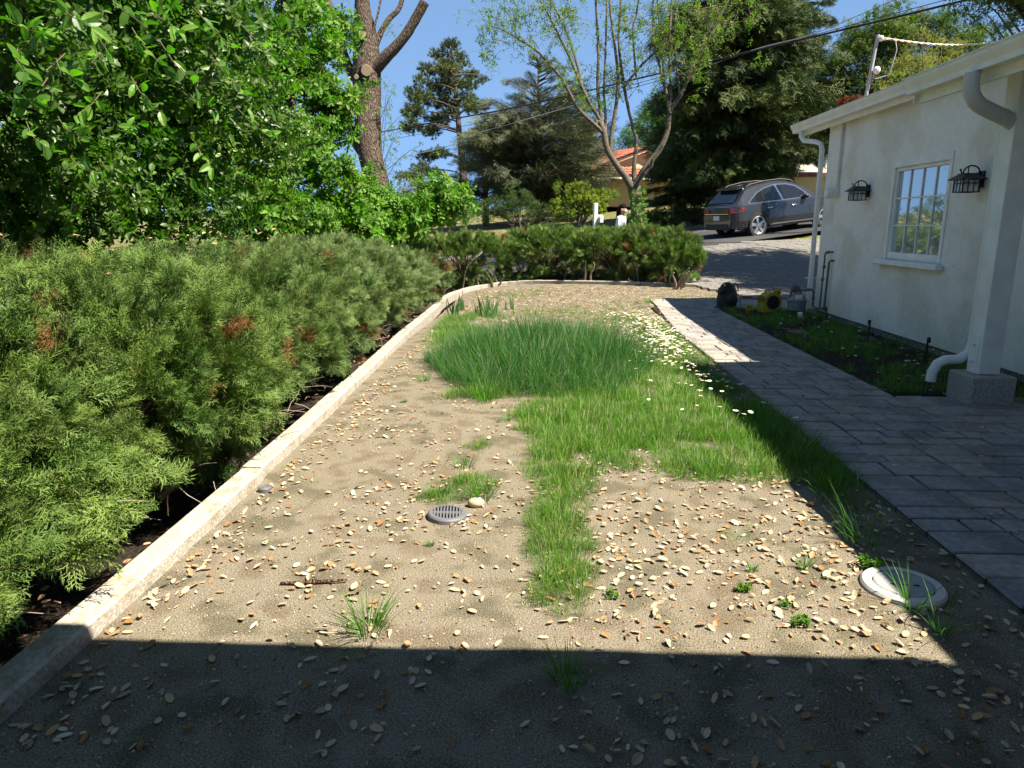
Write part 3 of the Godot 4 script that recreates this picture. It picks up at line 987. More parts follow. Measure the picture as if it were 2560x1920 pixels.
func bed_things() -> void:
	var mb := Mb.new()
	sheet(mb, 3.1, 4.62, -12.95, -6.3, 20, 60, func(x: float, z: float) -> float: return th(x, z) + 0.004 + 0.03 * NZ.get_noise_2d(x * 4, z * 4))
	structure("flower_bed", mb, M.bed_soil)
	# gas meter with its pipework
	var t := thing("gas_meter", "grey gas meter with iron pipes standing against the house corner", "gas meter", Vector3(4.24, 0, -12.1))
	mb = Mb.new()
	mb.lathe(Transform3D(Basis().scaled(Vector3(1.0, 1.0, 0.72)), Vector3(0, 0.06, 0)), [Vector2(0, 0), Vector2(0.12, 0.0), Vector2(0.15, 0.03), Vector2(0.155, 0.17), Vector2(0.165, 0.18), Vector2(0.165, 0.20), Vector2(0.13, 0.22), Vector2(0.10, 0.28), Vector2(0.06, 0.31), Vector2(0, 0.31)], 18)
	part(t, "body", mb, M.meter_grey)
	mb = Mb.new()
	mb.box(Transform3D(Basis(), Vector3(0.0, 0.30, 0.07)), Vector3(0.11, 0.08, 0.05), 0.01)
	part(t, "index_box", mb, M.white_plastic)
	mb = Mb.new()
	mb.lathe(Transform3D(Basis(Vector3.RIGHT, PI / 2), Vector3(-0.03, 0.44, -0.03)), [Vector2(0, -0.03), Vector2(0.055, -0.03), Vector2(0.07, -0.005), Vector2(0.07, 0.005), Vector2(0.05, 0.03), Vector2(0, 0.03)], 14)
	part(t, "regulator", mb, M.pipe_iron)
	mb = Mb.new()
	mb.tube([Vector3(-0.11, 0.30, 0), Vector3(-0.11, 0.40, 0), Vector3(-0.08, 0.44, 0), Vector3(0.03, 0.45, -0.02), Vector3(0.05, 0.36, -0.02)], rep(0.018, 5), 8)
	mb.tube([Vector3(0.05, 0.33, 0), Vector3(0.06, 0.42, 0), Vector3(0.22, 0.43, 0.02), Vector3(0.25, 0.40, 0.03), Vector3(0.25, 0.16, 0.04), Vector3(0.29, 0.13, 0.12), Vector3(0.31, 0.15, 0.35), Vector3(0.31, 0.20, 0.38), Vector3(0.31, 0.90, 0.40), Vector3(0.33, 0.93, 0.44), Vector3(0.36, 0.93, 0.48)], rep(0.017, 11), 8)
	mb.tube([Vector3(0.29, 0.14, 0.24), Vector3(0.29, 0.95, 0.26), Vector3(0.28, 1.02, 0.28), Vector3(0.30, 1.06, 0.34), Vector3(0.36, 1.06, 0.42)], rep(0.014, 5), 8)
	mb.tube([Vector3(-0.11, -0.05, -0.06), Vector3(-0.11, 0.3, -0.06)], [0.018, 0.018], 8)
	part(t, "pipe", mb, M.pipe_iron)
	for q in [Vector3(0.25, 0.30, 0.04), Vector3(0.29, 0.62, 0.25), Vector3(0.295, 0.82, 0.255), Vector3(0.16, 0.43, 0.01)]:
		mb = Mb.new()
		mb.ball(q, Vector3(0.03, 0.035, 0.03), 8, 5)
		part(t, "valve", mb, M.brass)
	mb = Mb.new()
	mb.tube([Vector3(0.285, 1.045, 0.31), Vector3(0.31, 1.06, 0.36)], [0.024, 0.024], 8)
	part(t, "valve", mb, M.brass)
	# pvc cap
	mb = Mb.new()
	mb.lathe(Transform3D(Basis(Vector3.BACK, 0.12), Vector3.ZERO), [Vector2(0.042, -0.05), Vector2(0.042, 0.09), Vector2(0.036, 0.10), Vector2(0, 0.10)], 14)
	single("pipe_cap", mb, M.white_plastic, "short white plastic pipe cap in the soil under the gas meter", "pipe cap", Vector3(4.18, 0.0, -11.7))
	# yellow air mover
	t = thing("air_mover", "yellow portable blower with round black inlet beside the gas meter", "blower", Vector3(3.90, 0.02, -12.45))
	t.rotation.y = 0.25
	t.scale = Vector3.ONE * 0.78
	mb = Mb.new()
	var hp := PackedVector2Array()
	for i in 19:
		var a := -PI * 0.5 + TAU * i / 24.0
		hp.append(Vector2(cos(a) * 0.215, 0.215 + sin(a) * 0.215))
	hp.append(Vector2(-0.215, 0.36))
	hp.append(Vector2(-0.215, 0.0))
	for sz in [-1.0, 1.0]:
		mb = Mb.new()
		mb.prism(Transform3D(Basis(), Vector3(0, 0, sz * 0.125)), hp, 0.03)
		part(t, "side_panel", mb, M.fan_yellow)
	mb = Mb.new()
	mb.prism(Transform3D(), hp, 0.218)
	part(t, "drum", mb, M.fan_yellow)
	mb = Mb.new()
	mb.lathe(Transform3D(Basis(Vector3.RIGHT, PI / 2), Vector3(0.0, 0.215, 0.141)), [Vector2(0.15, -0.004), Vector2(0.15, 0.012), Vector2(0.138, 0.012), Vector2(0.135, -0.10)], 24)
	mb.lathe(Transform3D(Basis(Vector3.RIGHT, PI / 2), Vector3(0.0, 0.215, 0.1415)), [Vector2(0.137, 0.0), Vector2(0.0, 0.0005)], 24)
	part(t, "inlet", mb, M.black_plastic)
	mb = Mb.new()
	mb.tube([Vector3(-0.13, 0.40, 0), Vector3(-0.13, 0.46, 0), Vector3(-0.10, 0.485, 0), Vector3(0.09, 0.485, 0), Vector3(0.12, 0.46, 0), Vector3(0.12, 0.38, 0)], rep(0.017, 6), 8)
	part(t, "handle", mb, M.fan_yellow)
	mb = Mb.new()
	mb.box(Transform3D(Basis(), Vector3(0.17, 0.41, 0)), Vector3(0.11, 0.16, 0.12), 0.012)
	part(t, "control_box", mb, M.fan_yellow)
	mb = Mb.new()
	mb.box(Transform3D(Basis(), Vector3(0.07, 0.495, 0.01)), Vector3(0.02, 0.05, 0.02), 0.003)
	part(t, "knob", mb, M.black_plastic)
	mb = Mb.new()
	mb.box(Transform3D(Basis(), Vector3(0.17, 0.41, 0.062)), Vector3(0.08, 0.03, 0.006), 0.001)
	part(t, "switch", mb, M.black_plastic)
	# small yellow scoop
	mb = Mb.new()
	mb.lathe(Transform3D(Basis(Vector3.RIGHT, 0.5), Vector3.ZERO), [Vector2(0.05, 0), Vector2(0.075, 0.11), Vector2(0.068, 0.108), Vector2(0.045, 0.006), Vector2(0, 0.006)], 12)
	single("plastic_cup", mb, M.fan_yellow, "small yellow plastic cup lying by the bed edge near the blower", "cup", Vector3(3.50, 0.02, -12.25))
	# black backpack
	t = thing("backpack", "black backpack with haul loop standing on the pavers by the bed", "backpack", Vector3(3.30, 0.035, -12.95))
	t.rotation.y = 0.2
	mb = Mb.new()
	mb.tube([Vector3(0, 0, 0), Vector3(0, 0.03, 0), Vector3(0, 0.16, 0), Vector3(-0.01, 0.28, 0), Vector3(-0.03, 0.37, 0), Vector3(-0.06, 0.42, -0.01), Vector3(-0.065, 0.44, -0.01)], [0.13, 0.175, 0.18, 0.165, 0.13, 0.07, 0.02], 14, true, 0.05, R)
	part(t, "bag", mb, M.black_plastic)
	mb = Mb.new()
	mb.ball(Vector3(0.02, 0.15, 0.15), Vector3(0.12, 0.13, 0.06))
	part(t, "pocket", mb, M.black_plastic)
	mb = Mb.new()
	mb.ball(Vector3(-0.14, 0.30, 0.06), Vector3(0.07, 0.08, 0.08))
	part(t, "pocket", mb, M.black_plastic)
	mb = Mb.new()
	mb.tube([Vector3(0.07, 0.30, 0.02), Vector3(0.06, 0.40, 0.04), Vector3(0.11, 0.43, 0.05), Vector3(0.16, 0.40, 0.05), Vector3(0.18, 0.28, 0.04)], rep(0.011, 5), 6)
	part(t, "strap", mb, M.black_plastic)
	mb = Mb.new()
	mb.tube([Vector3(0.19, 0.2, 0.05), Vector3(0.22, 0.12, 0.07), Vector3(0.21, 0.03, 0.08)], rep(0.008, 3), 5)
	part(t, "strap", mb, M.black_plastic)
	mb = Mb.new()
	mb.tube([Vector3(-0.16, 0.12, 0.06), Vector3(-0.22, 0.02, 0.08), Vector3(-0.28, 0.008, 0.10)], rep(0.01, 3), 5)
	part(t, "strap", mb, M.black_plastic)
	mb = Mb.new()
	mb.box(Transform3D(Basis(Vector3.RIGHT, -0.5) * Basis(Vector3.BACK, 0.5), Vector3(-0.08, 0.385, 0.075)), Vector3(0.028, 0.09, 0.012), 0.003)
	part(t, "badge", mb, M.white_plastic)
	# sprinkler risers
	var spots := [[Vector3(4.20, 0, -10.75), "black sprinkler riser standing in the bed close to the gas meter"], [Vector3(4.20, 0, -9.30), "black sprinkler riser standing in the bed below the window sill"], [Vector3(4.20, 0, -7.85), "black sprinkler riser standing in the bed close to the porch post"]]
	for s in spots:
		var q := thing("sprinkler_riser", s[1], "sprinkler", s[0], "sprinkler risers along the house wall")
		mb = Mb.new()
		mb.tube([Vector3(0, -0.05, 0), Vector3(rb(-0.02, 0.02), 0.24, 0)], [0.011, 0.011], 8)
		part(q, "riser", mb, M.black_plastic)
		mb = Mb.new()
		mb.lathe(Transform3D(Basis(), Vector3(0.0, 0.235, 0)), [Vector2(0.0, 0), Vector2(0.02, 0.0), Vector2(0.02, 0.045), Vector2(0.014, 0.06), Vector2(0, 0.06)], 10)
		part(q, "nozzle", mb, M.black_plastic)

func lawn_things() -> void:
	# round drain grate
	var c := G(1118, 1288)
	var t := thing("drain_grate", "round grey plastic drain grate set in the bare lawn", "drain grate", Vector3(c.x, lawn_y(c.x, c.z) + 0.012, c.z))
	t.rotation = Vector3(0.03, 0.1, -0.05)
	var mb := Mb.new()
	mb.lathe(Transform3D(), [Vector2(0.098, -0.03), Vector2(0.104, -0.01), Vector2(0.103, 0.012), Vector2(0.096, 0.02), Vector2(0.078, 0.021)], 28)
	part(t, "rim", mb, M.grate_plastic)
	mb = Mb.new()
	mb.lathe(Transform3D(), [Vector2(0.08, 0.0), Vector2(0.0, 0.0005)], 20)
	part(t, "sump", mb, M.rubber)
	var bars := Mb.new()
	for i in 9:
		var x := -0.066 + i * 0.0165
		var hl := sqrt(maxf(0.0, 0.08 * 0.08 - x * x))
		bars.box(Transform3D(Basis(), Vector3(x, 0.014, 0)), Vector3(0.0085, 0.012, hl * 2.0))
	for z in [-0.028, 0.028]: bars.box(Transform3D(Basis(), Vector3(0, 0.0135, z * 0.15)), Vector3(0.155, 0.0125, 0.012))
	part(t, "bar", bars, M.grate_plastic)
	# round utility box lid
	c = G(2275, 1468)
	t = thing("utility_lid", "round pale concrete utility box lid half in shade beside the path", "utility lid", Vector3(c.x - 0.03, 0.0, c.z))
	mb = Mb.new()
	mb.lathe(Transform3D(), [Vector2(0.165, -0.05), Vector2(0.165, 0.006), Vector2(0.157, 0.016), Vector2(0.122, 0.018), Vector2(0.119, 0.004)], 36)
	part(t, "ring", mb, M.cream_plastic)
	mb = Mb.new()
	mb.lathe(Transform3D(), [Vector2(0.115, -0.02), Vector2(0.115, 0.014), Vector2(0.110, 0.018), Vector2(0.0, 0.019)], 36)
	part(t, "lid", mb, M.lid_concrete)
	for k in 3:
		mb = Mb.new()
		mb.lathe(Transform3D(Basis().scaled(Vector3(1.5, 1, 0.8)), Vector3(-0.045 + k * 0.045, 0.0188, 0.012 + k * 0.004)), [Vector2(0.0095, 0), Vector2(0.0095, 0.001), Vector2(0, 0.001)], 12)
		part(t, "lift_hole", mb, M.rubber)
	# small valve cover by the kerb
	c = G(662, 1224)
	mb = Mb.new()
	mb.lathe(Transform3D(), [Vector2(0.036, -0.02), Vector2(0.038, 0.012), Vector2(0.033, 0.02), Vector2(0.022, 0.02), Vector2(0.02, 0.016), Vector2(0.012, 0.016), Vector2(0.01, 0.02), Vector2(0, 0.02)], 18)
	single("valve_cover", mb, M.grate_plastic, "small round grey valve cover lying against the concrete edging", "valve cover", Vector3(c.x, 0.0, c.z))
	# twig
	c = G(790, 1456)
	mb = Mb.new()
	mb.tube([Vector3(-0.15, 0.008, 0.012), Vector3(-0.08, 0.011, 0.012), Vector3(0.0, 0.01, 0.0), Vector3(0.07, 0.014, -0.008), Vector3(0.13, 0.012, -0.02)], [0.006, 0.0085, 0.008, 0.007, 0.005], 7, true, 0.12, R)
	mb.tube([Vector3(0.06, 0.013, -0.008), Vector3(0.085, 0.022, 0.012)], [0.005, 0.002], 5)
	single("fallen_stick", mb, M.bark_red, "short reddish stick lying on bare soil by the concrete edging", "stick", Vector3(c.x, lawn_y(c.x, c.z), c.z))
	# stones
	c = G(1190, 1262)
	mb = Mb.new()
	mb.col = Color(0.52, 0.40, 0.25)
	mb.ball(Vector3(0, 0.012, 0), Vector3(0.045, 0.028, 0.03), 9, 6)
	for i in mb.v.size(): mb.v[i] *= 1.0 + 0.25 * NZ.get_noise_3dv(mb.v[i].snapped(Vector3.ONE * 0.0005) * 90.0)
	single("lawn_stone", mb, M.gritstone, "pale tan stone nestled in grass beside the round drain grate", "stone", Vector3(c.x, 0, c.z))
	# white daisies aside, loose drip hoses by the far hedge
	for i in 3:
		mb = Mb.new()
		var p := []
		var o := GT(1660 + i * 35, 704 + i * 3)
		var ph := rb(0, TAU)
		for k in 26:
			var a := k * 0.42 + ph
			var rr := 0.16 + 0.05 * sin(k * 1.7 + i)
			var q := o + Vector3(cos(a) * rr * 2.2 + (k - 12) * 0.02, 0, sin(a) * rr)
			p.append(Vector3(q.x, th(q.x, q.z) + 0.02 + 0.012 * (k % 4), q.z))
		mb.tube(p, rep(0.008, p.size()), 5)
		single("drip_hose", mb, M.grate_plastic, ["tangled grey drip hose lying in dead leaves under the juniper hedge", "loose grey drip hose coil heaped against the driveway end of hedge", "thin grey drip hose looping over leaf litter by hedge foot"][i], "hose", Vector3.ZERO, "drip hoses left by the hedge")
	# white marker stake
	c = GT(1672, 700)
	mb = Mb.new()
	mb.tube([Vector3(0, -0.02, 0), Vector3(0.01, 0.22, 0), Vector3(0.03, 0.36, 0.0)], [0.012, 0.014, 0.01], 6)
	single("marker_stake", mb, M.white_plastic, "short white plastic stake against the low end of the juniper hedge", "stake", Vector3(c.x, c.y, c.z))

# ---------------------------------------------------------------- street
func car_top(x: float) -> float:
	var pts := [[-0.02, 0.80], [0.0, 0.98], [0.10, 1.04], [0.22, 1.10], [0.45, 1.34], [0.60, 1.50], [0.85, 1.565], [1.3, 1.625], [1.8, 1.655], [2.3, 1.64], [2.75, 1.54], [3.1, 1.35], [3.42, 1.14], [3.9, 1.06], [4.35, 0.94], [4.58, 0.78], [4.66, 0.6]]
	for i in pts.size() - 1:
		if x <= pts[i + 1][0]:
			return lerpf(pts[i][1], pts[i + 1][1], clampf((x - pts[i][0]) / (pts[i + 1][0] - pts[i][0]), 0, 1))
	return 0.6
func car_w(x: float) -> float:
	return 0.95 * (1.0 - 0.22 * pow(clampf((0.45 - x) / 0.45, 0, 1), 2.2) - 0.2 * pow(clampf((x - 3.9) / 0.76, 0, 1), 2.0))
func car_z(x: float, y: float) -> float:
	var w := car_w(x)
	var sh := minf(1.0, car_top(x) - 0.06)
	if y < 0.34: return w * lerpf(0.86, 0.95, clampf((y - 0.24) / 0.1, 0, 1))
	if y < 0.55: return w * lerpf(0.95, 1.0, (y - 0.34) / 0.21)
	if y < 0.82: return w
	if y < sh: return w * lerpf(1.0, 0.965, (y - 0.82) / maxf(sh - 0.82, 0.01))
	return w * 0.965 - (y - sh) * 0.40
func car_patch(mb: Mb, poly: Array, eps: float, side: float) -> void:
	var pl := PackedVector2Array()
	for i in poly.size():
		var a: Vector2 = poly[i]
		var b: Vector2 = poly[(i + 1) % poly.size()]
		for k in 3: pl.append(a.lerp(b, k / 3.0))
	var ids := Geometry2D.triangulate_polygon(pl)
	for i in range(0, ids.size(), 3):
		var q: Array[Vector3] = []
		for k in 3:
			var p := pl[ids[i + k]]
			q.append(Vector3(p.x, p.y, (car_z(p.x, p.y) + eps) * side))
		var nn := (q[1] - q[0]).cross(q[2] - q[0])
		if nn.z * side < 0: mb.tri(q[0], q[2], q[1])
		else: mb.tri(q[0], q[1], q[2])

func car() -> void:
	var contact := W(1885, 594, 23.5)
	var xa := Vector3(RU.x, 0.10, RU.y).normalized()
	var za := Vector3(RN.x, 0.0, RN.y).normalized()
	var ya := za.cross(xa).normalized()
	var t := thing("parked_suv", "dark grey sport utility vehicle parked on the sloping street", "car")
	t.transform = Transform3D(Basis(xa, ya * 1.06, za * 0.92), contact - xa * 0.95 - za * 0.80 + xa * 0.1)
	var mb := Mb.new()
	var xs := [-0.02, 0.0, 0.06, 0.14, 0.24, 0.36, 0.48, 0.6, 0.75, 0.95, 1.2, 1.5, 1.8, 2.1, 2.4, 2.65, 2.9, 3.15, 3.42, 3.7, 4.0, 4.3, 4.5, 4.62, 4.66]
	var rings: Array = []
	for x in xs:
		var tp := car_top(x)
		var sh := minf(1.0, tp - 0.06)
		var lowy := 0.26 + 0.1 * clampf((0.3 - x) / 0.3, 0, 1)
		var ring: Array[Vector3] = []
		for y in [lowy, 0.36, 0.55, 0.7, 0.82, sh, lerpf(sh, tp, 0.33), lerpf(sh, tp, 0.66), lerpf(sh, tp, 0.9)]:
			var yy := minf(y, tp - 0.02)
			ring.append(Vector3(x, yy, car_z(x, yy)))
		ring.append(Vector3(x, tp, ring[-1].z * 0.82))
		ring.append(Vector3(x, tp + 0.015, 0))
		rings.append(ring)
	for s in [1.0, -1.0]:
		for i in xs.size() - 1:
			for k in rings[0].size() - 1:
				var q: Array[Vector3] = []
				for e in [rings[i][k], rings[i + 1][k], rings[i + 1][k + 1], rings[i][k + 1]]:
					q.append(Vector3(e.x, e.y, e.z * s))
				if s > 0: mb.quad(q[0], q[1], q[2], q[3])
				else: mb.quad(q[3], q[2], q[1], q[0])
		for e in [0, xs.size() - 1]:
			for k in rings[0].size() - 1:
				var a := Vector3(rings[e][k].x, rings[e][k].y, rings[e][k].z * s)
				var b := Vector3(rings[e][k + 1].x, rings[e][k + 1].y, rings[e][k + 1].z * s)
				var c := Vector3(a.x, a.y, 0)
				var d := Vector3(b.x, b.y, 0)
				if (e == 0) == (s > 0): mb.quad(a, b, d, c)
				else: mb.quad(c, d, b, a)
	part(t, "body", mb, M.car_paint)
	var trim := [Vector2(0.60, 1.045), Vector2(0.74, 1.17), Vector2(1.02, 1.36), Vector2(1.35, 1.475), Vector2(1.8, 1.55), Vector2(2.3, 1.535), Vector2(2.65, 1.45), Vector2(2.95, 1.27), Vector2(3.2, 1.09), Vector2(3.22, 1.06), Vector2(1.9, 1.035)]
	var glass_r := [Vector2(0.66, 1.065), Vector2(0.78, 1.17), Vector2(1.04, 1.335), Vector2(1.36, 1.45), Vector2(1.78, 1.525), Vector2(1.98, 1.06)]
	var glass_f := [Vector2(2.06, 1.065), Vector2(1.87, 1.525), Vector2(2.28, 1.51), Vector2(2.62, 1.425), Vector2(2.9, 1.26), Vector2(3.12, 1.085)]
	for s in [1.0, -1.0]:
		mb = Mb.new()
		car_patch(mb, trim, 0.004, s)
		part(t, "window_trim", mb, M.chrome)
		mb = Mb.new()
		car_patch(mb, glass_r, 0.010, s)
		part(t, "rear_side_window", mb, M.car_glass)
		mb = Mb.new()
		car_patch(mb, glass_f, 0.010, s)
		part(t, "front_side_window", mb, M.car_glass)
		for x in [1.98, 0.98, 3.12]:
			mb = Mb.new()
			car_patch(mb, [Vector2(x - 0.006, 0.36), Vector2(x + 0.006, 0.36), Vector2(x + 0.006, 1.03), Vector2(x - 0.006, 1.03)], 0.003, s)
			part(t, "door_gap", mb, M.rubber)
		for x in [1.45, 2.45]:
			mb = Mb.new()
			mb.tube([Vector3(x - 0.1, 0.86, (car_z(x, 0.86) + 0.012) * s), Vector3(x - 0.06, 0.865, (car_z(x, 0.86) + 0.03) * s), Vector3(x + 0.06, 0.87, (car_z(x, 0.86) + 0.03) * s), Vector3(x + 0.1, 0.87, (car_z(x, 0.86) + 0.012) * s)], rep(0.017, 4), 6)
			part(t, "door_handle", mb, M.chrome)
		mb = Mb.new()
		car_patch(mb, [Vector2(1.45, 0.335), Vector2(3.3, 0.335), Vector2(3.3, 0.37), Vector2(1.6, 0.38)], 0.012, s)
		part(t, "sill_trim", mb, M.chrome)
		mb = Mb.new()
		car_patch(mb, [Vector2(0.0, 0.36), Vector2(0.52, 0.30), Vector2(0.55, 0.52), Vector2(0.0, 0.54)], 0.006, s)
		part(t, "bumper_skirt", mb, M.black_plastic)
		mb = Mb.new()
		car_patch(mb, [Vector2(0.0, 0.80), Vector2(0.32, 0.84), Vector2(0.46, 0.93), Vector2(0.42, 0.97), Vector2(0.02, 0.95)], 0.008, s)
		mb.quad(Vector3(-0.032, 0.80, 0.40 * s), Vector3(-0.032, 0.80, 0.70 * s), Vector3(-0.032, 0.94, 0.70 * s), Vector3(-0.032, 0.94, 0.40 * s))
		part(t, "tail_light", mb, M.tail_red)
		mb = Mb.new()
		mb.tube([Vector3(0.75, 1.56, 0.60 * s), Vector3(0.95, 1.62, 0.60 * s), Vector3(1.5, 1.68, 0.61 * s), Vector3(2.1, 1.69, 0.61 * s), Vector3(2.55, 1.635, 0.60 * s), Vector3(2.7, 1.56, 0.60 * s)], rep(0.013, 6), 6)
		part(t, "roof_rail", mb, M.pipe_iron)
		mb = Mb.new()
		mb.ball(Vector3(2.92, 1.10, (car_z(2.9, 1.05) + 0.10) * s), Vector3(0.10, 0.075, 0.11))
		part(t, "mirror", mb, M.black_plastic)
		for wx in [0.95, 3.77]:
			mb = Mb.new()
			var arc := []
			for i in 15:
				var a := -0.25 + (PI + 0.5) * i / 14.0
				arc.append(Vector2(wx + cos(a) * 0.46, maxf(0.27, 0.37 + sin(a) * 0.46)))
			car_patch(mb, arc, 0.009, s)
			part(t, "wheel_arch", mb, M.rubber)
			var wh := Node3D.new()
			wh.name = "wheel"
			t.add_child(wh, true)
			wh.position = Vector3(wx, 0.37, 0.80 * s)
			wh.rotation = Vector3(PI / 2 * s, 0, 0)
			mb = Mb.new()
			mb.lathe(Transform3D(), [Vector2(0.27, -0.11), Vector2(0.34, -0.115), Vector2(0.37, -0.09), Vector2(0.372, 0.13), Vector2(0.35, 0.185), Vector2(0.28, 0.18), Vector2(0.27, 0.16)], 28)
			part(wh, "tyre", mb, M.rubber)
			mb = Mb.new()
			mb.lathe(Transform3D(), [Vector2(0.282, 0.185), Vector2(0.265, 0.192), Vector2(0.255, 0.18), Vector2(0.245, 0.06), Vector2(0, 0.05)], 28)
			for k in 5:
				var b := Basis(Vector3.UP, TAU * k / 5 + 0.3)
				mb.prism(Transform3D(b * Basis(Vector3.RIGHT, -PI / 2), Vector3(0, 0.155, 0)), PackedVector2Array([Vector2(-0.035, 0.02), Vector2(0.05, 0.02), Vector2(0.085, 0.255), Vector2(-0.005, 0.262)]), 0.03)
			mb.lathe(Transform3D(), [Vector2(0.06, 0.12), Vector2(0.055, 0.182), Vector2(0, 0.186)], 14)
			part(wh, "rim", mb, M.alloy)
	mb = Mb.new()
	mb.quad(Vector3(0.185, 1.115, -0.66), Vector3(0.185, 1.115, 0.66), Vector3(0.565, 1.505, 0.55), Vector3(0.565, 1.505, -0.55))
	part(t, "rear_window", mb, M.car_glass)
	mb = Mb.new()
	mb.prism(Transform3D(Basis(), Vector3(0, 0, 0)), PackedVector2Array([Vector2(0.40, 1.49), Vector2(0.66, 1.53), Vector2(0.66, 1.58), Vector2(0.40, 1.525)]), 1.16)
	part(t, "spoiler", mb, M.car_paint)
	mb = Mb.new()
	bx(mb, -0.04, -0.024, 0.785, 0.80, -0.68, 0.68)
	part(t, "tailgate_trim", mb, M.chrome)
	mb = Mb.new()
	bx(mb, -0.034, -0.024, 0.60, 0.74, -0.17, 0.17)
	part(t, "number_plate", mb, M.white_plastic)
	mb = Mb.new()
	bx(mb, -0.03, 0.1, 0.30, 0.50, -0.66, 0.66, 0.02)
	part(t, "rear_bumper", mb, M.black_plastic)
	mb = Mb.new()
	mb.quad(Vector3(2.74, 1.56, -0.55), Vector3(2.74, 1.56, 0.55), Vector3(3.40, 1.175, 0.68), Vector3(3.40, 1.175, -0.68))
	part(t, "windscreen", mb, M.car_glass)

func cap_d(p: Vector3, a: Vector3, b: Vector3, ra: float, rbb: float) -> float:
	var ab := b - a
	var h := clampf((p - a).dot(ab) / maxf(ab.length_squared(), 1e-9), 0.0, 1.0)
	return p.distance_to(a + ab * h) - lerpf(ra, rbb, h)
func nets(mb: Mb, bones: Array, lo: Vector3, hi: Vector3, cell: float, k: float, colour: Callable) -> void:
	# surface nets over a smooth union of tapered capsules
	var n := Vector3i(((hi - lo) / cell).ceil())
	var f := PackedFloat32Array()
	f.resize((n.x + 1) * (n.y + 1) * (n.z + 1))
	var sy := n.x + 1
	var sz := (n.x + 1) * (n.y + 1)
	for z in n.z + 1:
		for y in n.y + 1:
			for x in n.x + 1:
				var p := lo + Vector3(x, y, z) * cell
				var d := 9.0
				for b in bones:
					var e := cap_d(p, b[0], b[1], b[2], b[3])
					if e > 0.3 and d > 1.0:
						d = minf(d, e)
						continue
					var h := clampf(0.5 + 0.5 * (d - e) / k, 0.0, 1.0)
					d = lerpf(d, e, h) - k * h * (1.0 - h)
				f[x + y * sy + z * sz] = d
	var at := {}
	for z in n.z:
		for y in n.y:
			for x in n.x:
				var i := x + y * sy + z * sz
				var sum := Vector3.ZERO
				var cnt := 0
				for e in [[0, 1], [0, sy], [0, sz], [1, 1 + sy], [1, 1 + sz], [sy, sy + 1], [sy, sy + sz], [sz, sz + 1], [sz, sz + sy], [1 + sy, 1 + sy + sz], [1 + sz, 1 + sz + sy], [sy + sz, sy + sz + 1]]:
					var a: float = f[i + e[0]]
					var b: float = f[i + e[1]]
					if (a < 0.0) == (b < 0.0): continue
					var t := a / (a - b)
					var ca := Vector3(e[0] % sy, (e[0] / sy) % (n.y + 1), e[0] / sz)
					var cb := Vector3(e[1] % sy, (e[1] / sy) % (n.y + 1), e[1] / sz)
					sum += ca.lerp(cb, t)
					cnt += 1
				if cnt > 0: at[i] = lo + (Vector3(x, y, z) + sum / cnt) * cell
	var grad := func(p: Vector3) -> Vector3:
		var g := Vector3.ZERO
		for b in bones:
			var e := cap_d(p, b[0], b[1], b[2], b[3])
			var ab: Vector3 = b[1] - b[0]
			var h := clampf((p - b[0]).dot(ab) / maxf(ab.length_squared(), 1e-9), 0.0, 1.0)
			g += (p - (b[0] + ab * h)).normalized() * exp(-maxf(e, 0.0) / 0.012)
		return g.normalized()
	for i in at.keys():
		var x: int = i % sy
		var y: int = (i / sy) % (n.y + 1)
		var z: int = i / sz
		for ax in 3:
			var step: int = [1, sy, sz][ax]
			var u: int = [sy, sz, 1][ax]
			var w: int = [sz, 1, sy][ax]
			if not (at.has(i - u) and at.has(i - w) and at.has(i - u - w)): continue
			var a := f[i]
			var b := f[i + step]
			if (a < 0.0) == (b < 0.0): continue
			var q := [at[i], at[i - u], at[i - u - w], at[i - w]]
			if a < 0.0: q.reverse()
			var nn := [grad.call(q[0]), grad.call(q[1]), grad.call(q[2]), grad.call(q[3])]
			mb.col = colour.call((q[0] + q[2]) * 0.5)
			if (q[1] - q[0]).cross(q[2] - q[0]).dot(nn[0]) < 0:
				q.reverse()
				nn.reverse()
			mb.trin(q[0], q[1], q[2], nn[0], nn[1], nn[2])
			mb.trin(q[0], q[2], q[3], nn[0], nn[2], nn[3])

